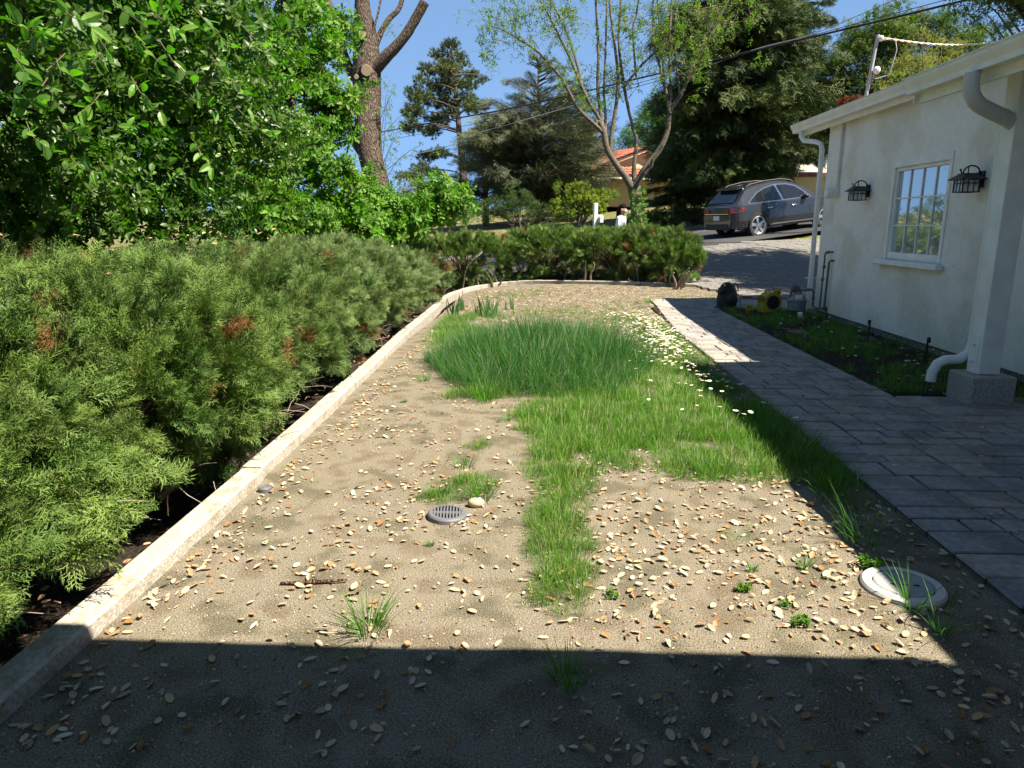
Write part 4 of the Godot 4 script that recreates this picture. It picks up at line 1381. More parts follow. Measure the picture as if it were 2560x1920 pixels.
func person() -> void:
	# someone in a white top and blue face mask walks by behind the hedge
	var head := W(1552, 527, 18.0)
	var t := thing("person", "person in a white top and pale blue face mask behind the hedge", "person", Vector3(head.x, head.y - 1.50, head.z))
	t.rotation.y = -0.45            # walks towards the driveway, turned a little our way
	# local: +x is forward, 1.6 m tall, head bowed
	var skin := Color(0.42, 0.25, 0.17)
	var shirt := Color(0.62, 0.62, 0.70)
	var jeans := Color(0.06, 0.08, 0.14)
	var b := []
	b.append([Vector3(0, 0.92, 0), Vector3(0.0, 1.10, 0), 0.135, 0.125])
	b.append([Vector3(0.0, 1.10, 0), Vector3(0.02, 1.27, 0), 0.125, 0.13])
	b.append([Vector3(0.01, 1.31, -0.13), Vector3(0.01, 1.31, 0.13), 0.062, 0.062])
	b.append([Vector3(0.02, 1.33, 0), Vector3(0.05, 1.44, 0), 0.05, 0.045])
	for s in [-1.0, 1.0]:
		b.append([Vector3(0, 0.90, 0.085 * s), Vector3(0.10 * s, 0.48, 0.09 * s), 0.095, 0.06])
		b.append([Vector3(0.10 * s, 0.48, 0.09 * s), Vector3(0.08 * s - 0.05, 0.09, 0.09 * s), 0.06, 0.04])
		b.append([Vector3(0.08 * s - 0.06, 0.05, 0.09 * s), Vector3(0.08 * s + 0.12, 0.035, 0.095 * s), 0.042, 0.03])
		b.append([Vector3(0.01, 1.31, 0.17 * s), Vector3(-0.02 + 0.05 * s, 1.05, 0.21 * s), 0.05, 0.042])
		b.append([Vector3(-0.02 + 0.05 * s, 1.05, 0.21 * s), Vector3(0.16, 0.92, 0.17 * s), 0.04, 0.028])
		for k in 4:
			b.append([Vector3(0.17, 0.915, 0.17 * s - 0.024 + k * 0.015), Vector3(0.235 + 0.01 * (1 if k in [1, 2] else 0), 0.875, 0.17 * s - 0.026 + k * 0.016), 0.011, 0.008])
		b.append([Vector3(0.17, 0.925, 0.17 * s - 0.02 * s), Vector3(0.215, 0.915, 0.17 * s - 0.045 * s), 0.011, 0.008])
	var mb := Mb.new()
	nets(mb, b, Vector3(-0.25, 0.0, -0.30), Vector3(0.30, 1.42, 0.30), 0.02, 0.045, func(p: Vector3) -> Color:
		if p.y < 0.07: return Color(0.03, 0.03, 0.035)
		if p.x > 0.13 and p.y > 0.8 and p.y < 0.97: return skin
		if p.y < 0.90 and absf(p.z) < 0.16: return jeans
		return shirt if p.y < 1.36 else skin)
	# head on its own finer grid
	var hb := []
	hb.append([Vector3(0.05, 1.52, 0), Vector3(0.055, 1.57, 0), 0.078, 0.082])
	hb.append([Vector3(0.085, 1.475, 0), Vector3(0.10, 1.50, 0), 0.052, 0.058])
	hb.append([Vector3(0.14, 1.525, 0), Vector3(0.165, 1.50, 0), 0.012, 0.015])
	hb.append([Vector3(0.03, 1.40, 0), Vector3(0.055, 1.47, 0), 0.045, 0.045])
	for s in [-1.0, 1.0]:
		hb.append([Vector3(0.05, 1.50, 0.08 * s), Vector3(0.045, 1.54, 0.085 * s), 0.012, 0.014])
	nets(mb, hb, Vector3(-0.06, 1.36, -0.12), Vector3(0.20, 1.68, 0.12), 0.011, 0.02, func(p: Vector3) -> Color:
		if absf(p.y - 1.545) < 0.010 and p.x > 0.11 and absf(absf(p.z) - 0.032) < 0.014: return Color(0.04, 0.03, 0.03)
		return skin)
	part(t, "body", mb, M.cloth)
	mb = Mb.new()
	var hr := []
	hr.append([Vector3(0.035, 1.58, 0), Vector3(0.06, 1.60, 0), 0.092, 0.088])
	hr.append([Vector3(0.0, 1.55, 0), Vector3(-0.03, 1.48, 0), 0.085, 0.075])
	hr.append([Vector3(-0.05, 1.46, 0), Vector3(-0.09, 1.28, 0), 0.065, 0.035])
	nets(mb, hr, Vector3(-0.2, 1.2, -0.14), Vector3(0.2, 1.72, 0.14), 0.014, 0.03, func(_p: Vector3) -> Color: return Color(0.018, 0.013, 0.011))
	part(t, "hair", mb, M.cloth)
	mb = Mb.new()
	mb.col = Color(0.45, 0.60, 0.68)
	mb.ball(Vector3(0.125, 1.49, 0), Vector3(0.048, 0.048, 0.056), 10, 7)
	mb.tube([Vector3(0.11, 1.50, 0.05), Vector3(0.05, 1.52, 0.092)], [0.004, 0.004], 4)
	part(t, "face_mask", mb, M.cloth)

func street_things() -> void:
	car()
	person()
	# white post with a rounded box
	var c := W(1488, 551, 18.2)
	var gy := th(c.x, c.z)
	var t := thing("mailbox_post", "white wooden post with a rounded white box behind the hedge", "mailbox", Vector3(c.x, gy, c.z))
	var top := W(1488, 508, 18.2).y - gy
	var mb := Mb.new()
	mb.box(Transform3D(Basis(Vector3.UP, 0.3), Vector3(0, top / 2, 0)), Vector3(0.10, top, 0.10), 0.006)
	part(t, "post", mb, M.white_plastic)
	mb = Mb.new()
	var y := W(1500, 545, 18.2).y - gy
	mb.box(Transform3D(Basis(Vector3.UP, 0.3), Vector3(0.11, y - 0.05, -0.05)), Vector3(0.11, 0.16, 0.3), 0.02)
	mb.lathe(Transform3D(Basis(Vector3.UP, 0.3) * Basis(Vector3.RIGHT, PI / 2), Vector3(0.11, y + 0.03, -0.05)), [Vector2(0, -0.15), Vector2(0.055, -0.15), Vector2(0.055, 0.15), Vector2(0, 0.15)], 14)
	part(t, "box", mb, M.white_plastic)
	# no parking sign
	c = W(1165, 522, 30.0)
	t = thing("no_parking_sign", "small white no parking sign on a pole across the street", "sign", Vector3(c.x, -0.6, c.z))
	var sy := c.y + 0.6
	mb = Mb.new()
	mb.box(Transform3D(Basis(), Vector3(0, (sy + 0.3) / 2, -0.03)), Vector3(0.05, sy + 0.3, 0.04))
	part(t, "pole", mb, M.pipe_iron)
	mb = Mb.new()
	mb.box(Transform3D(Basis(), Vector3(0, sy, 0)), Vector3(0.305, 0.46, 0.006), 0.002)
	part(t, "panel", mb, M.sign_white)
	mb = Mb.new()
	var ringp := Transform3D(Basis(Vector3.RIGHT, PI / 2), Vector3(0, sy + 0.06, 0.005))
	mb.lathe(ringp, [Vector2(0.13, 0), Vector2(0.13, 0.003), Vector2(0.108, 0.003), Vector2(0.108, 0)], 24)
	mb.box(Transform3D(Basis(Vector3.BACK, -PI / 4), Vector3(0, sy + 0.06, 0.0085)), Vector3(0.225, 0.02, 0.002))
	part(t, "prohibition_ring", mb, M.sign_red)
	var tm := TextMesh.new()
	var sf := SystemFont.new()
	sf.font_names = PackedStringArray(["Droid Sans"])
	sf.font_weight = 700
	tm.font = sf
	tm.text = "P"
	tm.font_size = 64
	tm.pixel_size = 0.0030
	tm.depth = 0.004
	tm.material = M.black_plastic
	piece(t, "letter", tm, Transform3D(Basis(), Vector3(0, sy + 0.06, 0.006)))
	for i in 2:
		mb = Mb.new()
		bx(mb, -0.1, 0.1, sy - 0.14 - i * 0.045, sy - 0.115 - i * 0.045, 0.0032, 0.005)
		part(t, "text_line", mb, M.black_plastic)

# ---------------------------------------------------------------- plants
func jit(c: Color, a: float) -> Color:
	var k := 1.0 + rb(-a, a)
	return Color(c.r * k * (1.0 + rb(-a, a) * 0.35), c.g * k, c.b * k * (1.0 + rb(-a, a) * 0.5))

func spray_mb(l: float, side: int, sub: int, w: float, ang: float) -> Mb:
	# a feathery shoot along +y
	var mb := Mb.new()
	mb.col = Color(0.9, 0.75, 0.6)
	mb.blade(Vector3.ZERO, Vector3(0, 1, 0.05), Vector3(1, 0, 0), l, w * 1.4, 0.08, 2)
	for i in side:
		var t := 0.12 + 0.85 * i / side
		var s := 1.0 if i % 2 == 0 else -1.0
		var o := Vector3(0, l * t, 0.04 * l * t)
		var d := Vector3(s * sin(ang) * rb(0.8, 1.2), cos(ang), rb(-0.45, 0.45)).normalized()
		var ll := l * (0.62 - 0.42 * t) * rb(0.8, 1.2)
		mb.col = Color(1, 1, 1) * rb(0.85, 1.1)
		mb.blade(o, d, d.cross(Vector3(rb(-0.4, 0.4), 0, 1)).normalized(), ll, w, 0.1, 2)
		for k in sub:
			var u := 0.15 + 0.8 * k / sub
			var s2 := 1.0 if k % 2 == 0 else -1.0
			var e := (d + d.cross(Vector3(0, 0, 1)) * s2 * 0.75 + Vector3(0, 0, rb(-0.6, 0.6))).normalized()
			mb.col = Color(1.05, 1.1, 0.95) * rb(0.85, 1.2)
			mb.blade(o + d * ll * u, e, e.cross(Vector3(rb(-0.5, 0.5), 0.2, 1)).normalized(), ll * rb(0.3, 0.5), w, 0.0, 1)
	return mb

func twig_mb(leaves: int, l: float, w: float, stem: float, lobes: int, cup := 0.3) -> Mb:
	var mb := Mb.new()
	mb.col = Color(1.3, 0.9, 0.9)
	mb.tube([Vector3.ZERO, Vector3(0.01, stem * 0.5, 0.01), Vector3(0, stem, 0)], [0.0022, 0.0018, 0.001], 3, false)
	for i in leaves:
		var t := 0.2 + 0.8 * i / (leaves - 1.0)
		var a := i * 2.4 + rb(-0.4, 0.4)
		var tip := 1.0 if t > 0.8 else 0.0
		var d := Vector3(cos(a), lerpf(0.5, 1.1, tip), sin(a)).normalized()
		var b := facing(d, rb(-0.6, 0.6))
		var up := b * Vector3(0, 0, 1)
		if up.y < 0: b = b * Basis(Vector3.UP, PI)
		mb.col = Color(1, 1, 1) * rb(0.82, 1.15)
		mb.leaf(Transform3D(b, Vector3(0, stem * t, 0) + d * 0.006), l * rb(0.75, 1.15), w * rb(0.8, 1.15), cup, rb(0.05, 0.35), lobes)
	return mb
func twig_mesh(m: Material, leaves: int, l: float, w: float, stem: float, lobes: int, cup := 0.3) -> ArrayMesh:
	return twig_mb(leaves, l, w, stem, lobes, cup).done(m)

func tuft_mesh(m: Material, blades: int, h: float, w: float, spread: float, droop: float, rad: float, seg := 3) -> ArrayMesh:
	var mb := Mb.new()
	for i in blades:
		var a := rb(0, TAU)
		var rr := rad * sqrt(R.randf())
		var lean := spread * (0.3 + 0.9 * R.randf())
		var d := Vector3(cos(a) * lean, 1.0, sin(a) * lean).normalized()
		var sd := Vector3(-sin(a + rb(-0.9, 0.9)), 0, cos(a + rb(-0.9, 0.9))).normalized()
		mb.col = Color(1, 1, 1) * rb(0.7, 1.25)
		mb.blade(Vector3(cos(a) * rr, -0.01, sin(a) * rr), d, sd, h * rb(0.45, 1.1), w * rb(0.7, 1.2), droop * rb(0.3, 1.4), seg)
	return mb.done(m)

func needle_mb(count: int, l: float, w: float) -> Mb:
	# a brush of needles along +y
	var mb := Mb.new()
	for i in count:
		var t := R.randf()
		var a := rb(0, TAU)
		var d := Vector3(cos(a) * rb(0.3, 1.0), 0.35 + 0.6 * t, sin(a) * rb(0.3, 1.0)).normalized()
		mb.col = Color(1, 1, 1) * rb(0.75, 1.2)
		mb.blade(Vector3(0, l * 0.6 * t, 0), d, d.cross(rdir()).normalized(), l * rb(0.5, 0.9), w, 0.05, 1)
	return mb

func clump_set(m: Material, tw: Array, kinds: int, per: int, cr: float, s0: float, s1: float, droop: float, flat := 0.7) -> Array:
	# ball-shaped bunches of twigs; a crown is filled with turned copies of them
	var out := []
	for i in kinds:
		var mb := Mb.new()
		for k in per:
			var v := rdir() * pow(R.randf(), 0.5)
			v.y *= flat
			var d := v * 0.9 + Vector3(0, 0.3 - droop, 0) + rdir() * 0.5
			if d.length() < 0.05: d = Vector3.UP
			mb.add(tw[R.randi() % tw.size()], Transform3D(facing(d, rb(0, TAU)).scaled(Vector3.ONE * rb(s0, s1)), v * cr), Color(1, 1, 1) * rb(0.75, 1.25))
		out.append(mb.done(m))
	return out

func clumps(bg: Array, at: Vector3, rad: Vector3, n: int, sc: float, ca: Color, cb: Color, shell := 0.45) -> Array:
	# bunches spread through an ellipsoid crown; returns their centres
	var centres := []
	for i in n:
		var u := rdir()
		var q := at + u * rad * lerpf(shell, 1.0, sqrt(R.randf())) * (0.82 + 0.3 * NZ.get_noise_3dv(u * 4.0 + at))
		centres.append(q)
		var k := R.randi() % bg.size()
		var tilt := Basis(Vector3(rb(-1, 1), 0, rb(-1, 1)).normalized(), rb(0, 0.6))
		bg[k][0].append(Transform3D((tilt * Basis(Vector3.UP, rb(0, TAU))).scaled(Vector3.ONE * sc * rb(0.72, 1.3)), q))
		bg[k][1].append(jit(ca.lerp(cb, R.randf()), 0.2))
	return centres

func limb(mb: Mb, a: Vector3, b: Vector3, r0: float, r1: float, sag := 0.1, n := 6, sides := 6) -> void:
	var p := []
	var r := []
	var side := (b - a).cross(Vector3.UP).normalized() * (b - a).length()
	var w := rb(-0.06, 0.06)
	for i in n + 1:
		var t := float(i) / n
		p.append(a.lerp(b, t) + Vector3.UP * sin(PI * t) * sag * (b - a).length() + side * sin(TAU * t) * w + rdir() * r0 * 0.5 * (1.0 if i > 0 and i < n else 0.0))
		r.append(lerpf(r0, r1, t))
	mb.tube(p, r, sides, true, 0.08, R)

func hedge_shrub(t: Node3D, at: Vector3, rad: Vector3, plumes: int, ms: Array, tone: Color, tone2: Color, dead: float) -> void:
	var bg := bag(ms.size())
	var wood := Mb.new()
	for i in plumes:
		var u := rdir()
		if u.y < -0.15 and R.randf() < 0.45: u.y = -u.y
		var k := 1.0 + 0.20 * NZ.get_noise_3dv(u * 4.0 + at * 1.7 + t.position)
		var hole := NZ.get_noise_3dv((u * rad + t.position) * 2.6)
		if hole > 0.30 and R.randf() < 0.8: continue
		var b := at + u * rad * (0.80 if i % 4 else 0.5) * k
		var ax := (Vector3(u.x / rad.x, u.y / rad.y, u.z / rad.z).normalized() * 0.9 + Vector3(0.1, 0.32, 0) + rdir() * 0.42).normalized()
		var w := b + t.position
		var c := tone.lerp(tone2, clampf(R.randf() * 0.7 + 0.45 * NZ.get_noise_3dv(w * 1.3), 0, 1))
		if R.randf() < dead: c = Color(0.22, 0.11, 0.045)
		if i % 4 == 0: limb(wood, at + Vector3(rb(-0.15, 0.15), -rad.y * 0.9, rb(-0.15, 0.15)), b, 0.012, 0.005, 0.04, 4, 4)
		var kk := R.randi() % ms.size()
		bg[kk][0].append(Transform3D(facing(ax, rb(0, TAU)).scaled(Vector3.ONE * rb(0.5, 0.95)), b))
		bg[kk][1].append(jit(c, 0.2))
	spill(t, "foliage", ms, bg)
	part(t, "branch", wood, M.twig_bark)

func hedges() -> void:
	var sp := []
	for i in 4: sp.append(spray_mb(0.16, 12, 4, 0.0052, 0.75))
	var pl := []
	for i in 6:
		var mb := Mb.new()
		for j in 24:
			var w := 0.05 + 0.95 * j / 24.0
			var d := (Vector3(0, 1, 0) + rdir() * rb(0.4, 1.0)).normalized()
			mb.add(sp[j % 4], Transform3D(facing(d, rb(0, TAU)).scaled(Vector3.ONE * rb(0.65, 1.15)), Vector3(0, 0.27 * w, 0) + rdir() * 0.045), Color(1, 1, 1) * rb(0.78, 1.25))
		pl.append(mb.done(M.juniper))
	var ga := Color(0.084, 0.152, 0.031)
	var gb := Color(0.178, 0.264, 0.061)
	var labels := ["juniper shrub whose lowest sprays spill onto the concrete edging by the porch shade", "feathery green juniper shrub with a pale dead twig hanging at its foot", "broad green juniper shrub with brown leaves caught in its sprays", "rounded juniper shrub with bare grey twigs at its edging side", "grey-green juniper shrub leaning over the concrete edging", "smooth grey-green juniper mound midway along the edging", "grey-green juniper mound before the edging begins to bend", "juniper shrub with bare trunks where the edging bends"]
	var zs := [-0.9, -2.5, -4.1, -5.8, -7.6, -9.6, -11.7, -13.9]
	for i in zs.size():
		var z: float = zs[i]
		var x := -2.98 - 0.02 * i if i < 2 else -2.74 - 0.045 * i
		var y := th(x, z)
		var t := thing("juniper_shrub", labels[i], "shrub", Vector3(x, y, z), "juniper shrubs of the hedge")
		var rad := Vector3(1.22, 0.58, 1.25) if i < 5 else Vector3(1.22, 0.60, 1.4)
		var cool := clampf((i - 2) / 3.0, 0, 1)
		var lean := Vector3(0.0, 0.64, 0)
		hedge_shrub(t, lean, rad, 1050 if i < 5 else 760, pl, ga.lerp(Color(0.125, 0.185, 0.066), cool), gb.lerp(Color(0.215, 0.29, 0.112), cool), 0.03)
		# bare stems under the shrub, on the lawn side
		var wd := Mb.new()
		for k in 5:
			wd = Mb.new()
			var a := Vector3(rb(0.1, 0.6), -0.05, rb(-0.9, 0.9))
			limb(wd, a, a + Vector3(rb(0.1, 0.5), rb(0.25, 0.5), rb(-0.5, 0.5)), 0.022, 0.008, 0.05, 5, 5)
			part(t, "bare_stem", wd, M.dead_wood)
		wd = Mb.new()
		for k in 26:
			var a := Vector3(rb(0.5, 1.05), rb(0.10, 0.4), rb(-1.1, 1.1))
			limb(wd, a, a + Vector3(rb(0.0, 0.3), rb(-0.12, 0.15), rb(-0.2, 0.2)), 0.004, 0.0015, 0.05, 3, 3)
		part(t, "dead_twigs", wd, M.dead_wood).set_meta("kind", "stuff")
	labels = ["dark green juniper shrub with trunks showing at the far bend of edging", "wide juniper shrub with layered sprays behind the far edging", "layered juniper shrub below the white mailbox post", "dark juniper shrub with reddish dead sprays near the driveway", "low bright juniper tuft ending the hedge at the driveway"]
	var far := [[-2.0, -17.6, 1.5, 0.55, -0.01], [0.1, -18.15, 1.45, 0.53, -0.01], [1.75, -17.55, 1.35, 0.50, 0.0], [2.65, -17.1, 1.05, 0.50, 0.05], [2.98, -16.25, 0.58, 0.34, 0.02]]
	for i in far.size():
		var f: Array = far[i]
		var y := th(f[0], f[1])
		var t := thing("juniper_shrub", labels[i], "shrub", Vector3(f[0], y, f[1]), "juniper shrubs of the hedge")
		hedge_shrub(t, Vector3(0, f[3] + 0.10, 0), Vector3(f[2], f[3], 1.05 if i < 4 else 0.45), 460 if i < 4 else 130, pl, Color(0.09, 0.155, 0.03), Color(0.185, 0.265, 0.06), 0.03 + f[4])
		for k in 7:
			var wd := Mb.new()
			var a := Vector3(rb(-0.9, 0.9) * f[2] * 0.7, -0.05, rb(0.2, 0.7))
			limb(wd, a, a + Vector3(rb(-0.3, 0.3), rb(0.3, 0.55), rb(0.0, 0.3)), 0.028, 0.012, 0.06, 5, 5)
			part(t, "bare_stem", wd, M.dead_wood)
	# long sprays that hang over the edging
	var t0 := get_node("juniper_shrub")
	var bg := bag(6)
	for i in 16:
		var k := i % 6
		bg[k][0].append(Transform3D(facing(Vector3(1.0, rb(-0.25, 0.2), rb(-0.5, 0.5)), rb(0, TAU)).scaled(Vector3.ONE * rb(0.8, 1.1)), Vector3(rb(-2.25, -1.95), rb(0.14, 0.4), -1.2 - 1.9 * R.randf()) - t0.position))
		bg[k][1].append(jit(ga.lerp(gb, R.randf()), 0.15))
	spill(t0, "overhanging_spray", pl, bg)
	# ivy and leaves at the hedge foot
	var iv := twig_mesh(M.leaf_soft, 7, 0.05, 0.045, 0.1, 0)
	var ts := []
	var cs := []
	for i in 60:
		var p := Vector3(-2.25 + rb(-0.25, 0.1), 0.03, -13.2 + rb(-2.2, 1.2)) if i < 45 else Vector3(-0.6 + rb(-0.4, 0.4), 0.15, -17.35 + rb(-0.1, 0.1))
		ts.append(Transform3D(facing(Vector3(rb(-0.6, 0.6), 1, rb(-0.6, 0.6)), rb(0, TAU)).scaled(Vector3.ONE * rb(0.8, 1.5)), p))
		cs.append(jit(Color(0.10, 0.22, 0.025), 0.2))
	var o := many(self, "ivy", iv, ts, cs)
	o.set_meta("label", "bright green ivy creeping under the hedge along the edging")
	o.set_meta("category", "ivy")

func oaks() -> void:
	var tw0 := []
	for i in 3: tw0.append(twig_mb(11, 0.060, 0.033, 0.15, 2))
	var gm := clump_set(M.leaf_gloss, tw0, 5, 34, 0.42, 0.8, 1.2, 0.1)
	# evergreen oak over the hedge, its twigs reaching towards the porch
	var t := thing("evergreen_oak", "large evergreen oak with glossy leaves overhanging the juniper hedge", "tree", Vector3(-6.6, -0.4, -6.5))
	var o: Vector3 = t.position
	var bg := bag(5)
	var da := Color(0.045, 0.115, 0.012)
	var db := Color(0.105, 0.20, 0.030)
	var wood := Mb.new()
	var cc := []
	cc += clumps(bg, Vector3(-5.6, 4.1, -6.2) - o, Vector3(3.6, 2.75, 4.4), 260, 1.2, da, db, 0.35)
	cc += clumps(bg, Vector3(-3.9, 3.2, -3.9) - o, Vector3(1.9, 1.55, 2.1), 130, 0.95, da, db, 0.2)
	cc += clumps(bg, Vector3(-4.6, 3.0, -9.0) - o, Vector3(2.1, 1.9, 2.0), 110, 1.05, Color(0.07, 0.15, 0.020), Color(0.15, 0.265, 0.040), 0.2)
	cc += clumps(bg, Vector3(-4.4, 1.75, -6.4) - o, Vector3(1.4, 0.6, 2.6), 50, 0.95, da, db, 0.2)
	cc += clumps(bg, Vector3(-2.9, 3.0, -3.3) - o, Vector3(0.9, 0.7, 0.8), 26, 0.8, da, db, 0.2)
	spill(t, "crown", gm, bg)
	wood.tube([Vector3(0.2, -0.8, 0.4), Vector3(0.1, 0.8, 0.2), Vector3(0.4, 2.2, 0.1), Vector3(0.3, 3.6, 0.0), Vector3(0.8, 5.2, 0.2)], [0.34, 0.27, 0.22, 0.16, 0.06], 10, true, 0.06, R)
	for i in cc.size():
		if i % 3 == 0:
			var q: Vector3 = cc[i]
			var s := Vector3(0.3, clampf(q.y - 0.9, 1.0, 4.6), 0.1)
			limb(wood, s, q, 0.05 if i % 12 == 0 else 0.02, 0.005, 0.08, 6, 5)
	part(t, "trunk", wood, M.bark_dark)
	# single leaves of the nearest hanging twigs
	var variants := []
	for i in 5:
		var mb := Mb.new()
		mb.col = [Color(0.10, 0.24, 0.02), Color(0.075, 0.19, 0.018), Color(0.14, 0.30, 0.03), Color(0.06, 0.15, 0.02), Color(0.16, 0.31, 0.035)][i]
		mb.leaf(Transform3D(), 0.050 + 0.006 * (i % 3), 0.027 + 0.003 * (i % 2), 0.25 + 0.1 * (i % 3), [0.1, 0.25, 0.35, 0.05, 0.18][i], 2)
		variants.append(mb.done(M.leaf_gloss))
	var tw := Mb.new()
	for s in [[170, 35, 2.3, 60, 35], [255, 130, 2.5, -40, 40], [300, 20, 2.4, 70, 50], [400, 45, 2.6, 60, 40], [355, 110, 2.6, 55, 60], [430, 150, 2.7, 60, 70], [130, 165, 2.4, -50, 35], [150, 175, 2.3, 40, 25], [40, 150, 2.2, 20, 30], [30, 60, 2.3, 60, 20], [20, 245, 2.4, 80, 10], [95, 230, 2.5, -30, 40], [350, 230, 2.9, 50, 50], [230, 260, 3.0, -40, 30], [160, 320, 3.0, 45, 25], [520, 60, 3.0, 60, 60], [480, 250, 3.1, 60, 30], [310, 330, 3.1, 40, -20], [80, 340, 2.9, 50, 40], [560, 180, 3.3, 50, 50], [620, 80, 3.4, 60, 60], [200, 420, 3.2, 60, 20], [420, 420, 3.3, 60, 30], [620, 300, 3.5, 50, 40], [230, 70, 2.5, 40, 60], [500, 380, 3.4, 30, 40], [90, 100, 2.4, 30, -30]]:
		var a := W(s[0], s[1], s[2]) - o
		var b := W(s[0] + s[3], s[1] + s[4], s[2] - 0.05) - o
		var back := (a - b) * 0.5 + Vector3(-0.05, 0.04, -0.10)
		tw.tube([a + back, a, a.lerp(b, 0.6), b], [0.0024, 0.002, 0.0015, 0.0009], 5)
		var dir := (b - a).normalized()
		for k in 9:
			var p := (a + back * 0.6).lerp(b, 0.08 + 0.92 * k / 8.0)
			var d := (dir * (0.5 if k < 6 else 1.0) + rdir() * 0.9 + Vector3(0, 0.1, 0)).normalized()
			var bs := facing(d, rb(0, TAU))
			if (bs * Vector3(0, 0, 1)).y < 0: bs = bs * Basis(Vector3.UP, PI)
			piece(t, "leaf", variants[R.randi() % 5], Transform3D(bs.scaled(Vector3.ONE * rb(0.85, 1.2)), p))
	part(t, "hanging_twig", tw, M.twig_bark)
	# deciduous oak in fresh leaf
	var tw1 := []
	for i in 3: tw1.append(twig_mb(10, 0.085, 0.055, 0.16, 1))
	var lm := clump_set(M.leaf_soft, tw1, 4, 17, 0.22, 0.85, 1.25, 0.05)
	t = thing("fresh_leaf_oak", "young oak in bright fresh lobed leaves growing beside the pruned trunk", "tree", Vector3(-4.6, -0.3, -12.8))
	o = t.position
	bg = bag(4)
	var fa := Color(0.11, 0.245, 0.026)
	var fb := Color(0.20, 0.345, 0.060)
	cc = []
	for s in [[760, 60, 12.2, 0.75, 9], [700, 190, 12.0, 0.9, 12], [790, 130, 12.6, 0.6, 7], [840, 70, 12.8, 0.35, 4], [800, 240, 12.4, 0.5, 7], [845, 270, 12.6, 0.35, 4], [640, 330, 11.6, 1.0, 14], [760, 350, 12.2, 0.6, 8], [820, 330, 12.6, 0.4, 5], [700, 450, 11.8, 0.9, 14], [820, 470, 12.4, 0.6, 9], [590, 490, 11.2, 0.9, 12], [900, 545, 12.8, 0.45, 8], [980, 530, 13.0, 0.45, 8], [1060, 525, 13.4, 0.42, 7], [1120, 520, 13.8, 0.32, 5], [1000, 560, 13.2, 0.5, 8], [880, 540, 12.6, 0.6, 9], [760, 545, 12.0, 0.7, 10], [650, 560, 11.6, 0.7, 9], [1090, 480, 13.4, 0.22, 3], [1140, 495, 13.8, 0.2, 2], [905, 440, 12.9, 0.2, 2], [925, 215, 14.6, 0.16, 1], [610, 150, 11.6, 0.9, 11], [560, 40, 11.4, 0.9, 11], [680, -60, 12, 0.9, 9], [560, 280, 11.2, 0.8, 9], [945, 560, 12.9, 0.4, 8], [990, 580, 13.2, 0.5, 8], [930, 505, 13.0, 0.22, 3], [1080, 530, 13.6, 0.4, 7], [860, 575, 12.4, 0.5, 7]]:
		cc += clumps(bg, W(s[0], s[1], s[2]) - o, Vector3(s[3], s[3] * 0.8, s[3]), int(s[4] * 1.3), 1.0, fa, fb, 0.2)
	spill(t, "crown", lm, bg)
	wood = Mb.new()
	wood.tube([Vector3(0, -0.8, 0), Vector3(0.1, 0.8, 0.1), Vector3(0.0, 2.2, 0.2), Vector3(0.3, 4.0, 0.1), Vector3(0.2, 6.2, 0)], [0.2, 0.16, 0.12, 0.08, 0.03], 8, true, 0.06, R)
	for i in cc.size():
		if i % 2 == 0:
			var q: Vector3 = cc[i]
			limb(wood, Vector3(0.1, clampf(q.y - 0.8, 0.6, 5.0), 0.1), q, 0.02, 0.005, 0.05, 6, 4)
	part(t, "trunk", wood, M.bark_dark)

func px_tube(mb: Mb, o: Vector3, pts: Array, d0: float, d1: float, sides := 8, wob := 0.05, thin := 1.0) -> void:
	# points [px, py, radius in px]; depth runs from d0 to d1
	var p := []
	var r := []
	for i in pts.size():
		var d := lerpf(d0, d1, float(i) / (pts.size() - 1))
		p.append(W(pts[i][0], pts[i][1], d) - o)
		r.append(pts[i][2] * d / F * thin)
	var c := Curve3D.new()
	for i in p.size():
		var tg: Vector3 = (p[mini(i + 1, p.size() - 1)] - p[maxi(i - 1, 0)]) / 6.0
		c.add_point(p[i], -tg, tg)
	var pp := []
	var rr := []
	for i in p.size() - 1:
		for k in 4:
			pp.append(c.sample(i, k / 4.0))
			rr.append(lerpf(r[i], r[i + 1], k / 4.0))
	pp.append(p[-1])
	rr.append(r[-1])
	mb.tube(pp, rr, sides, true, wob, R)

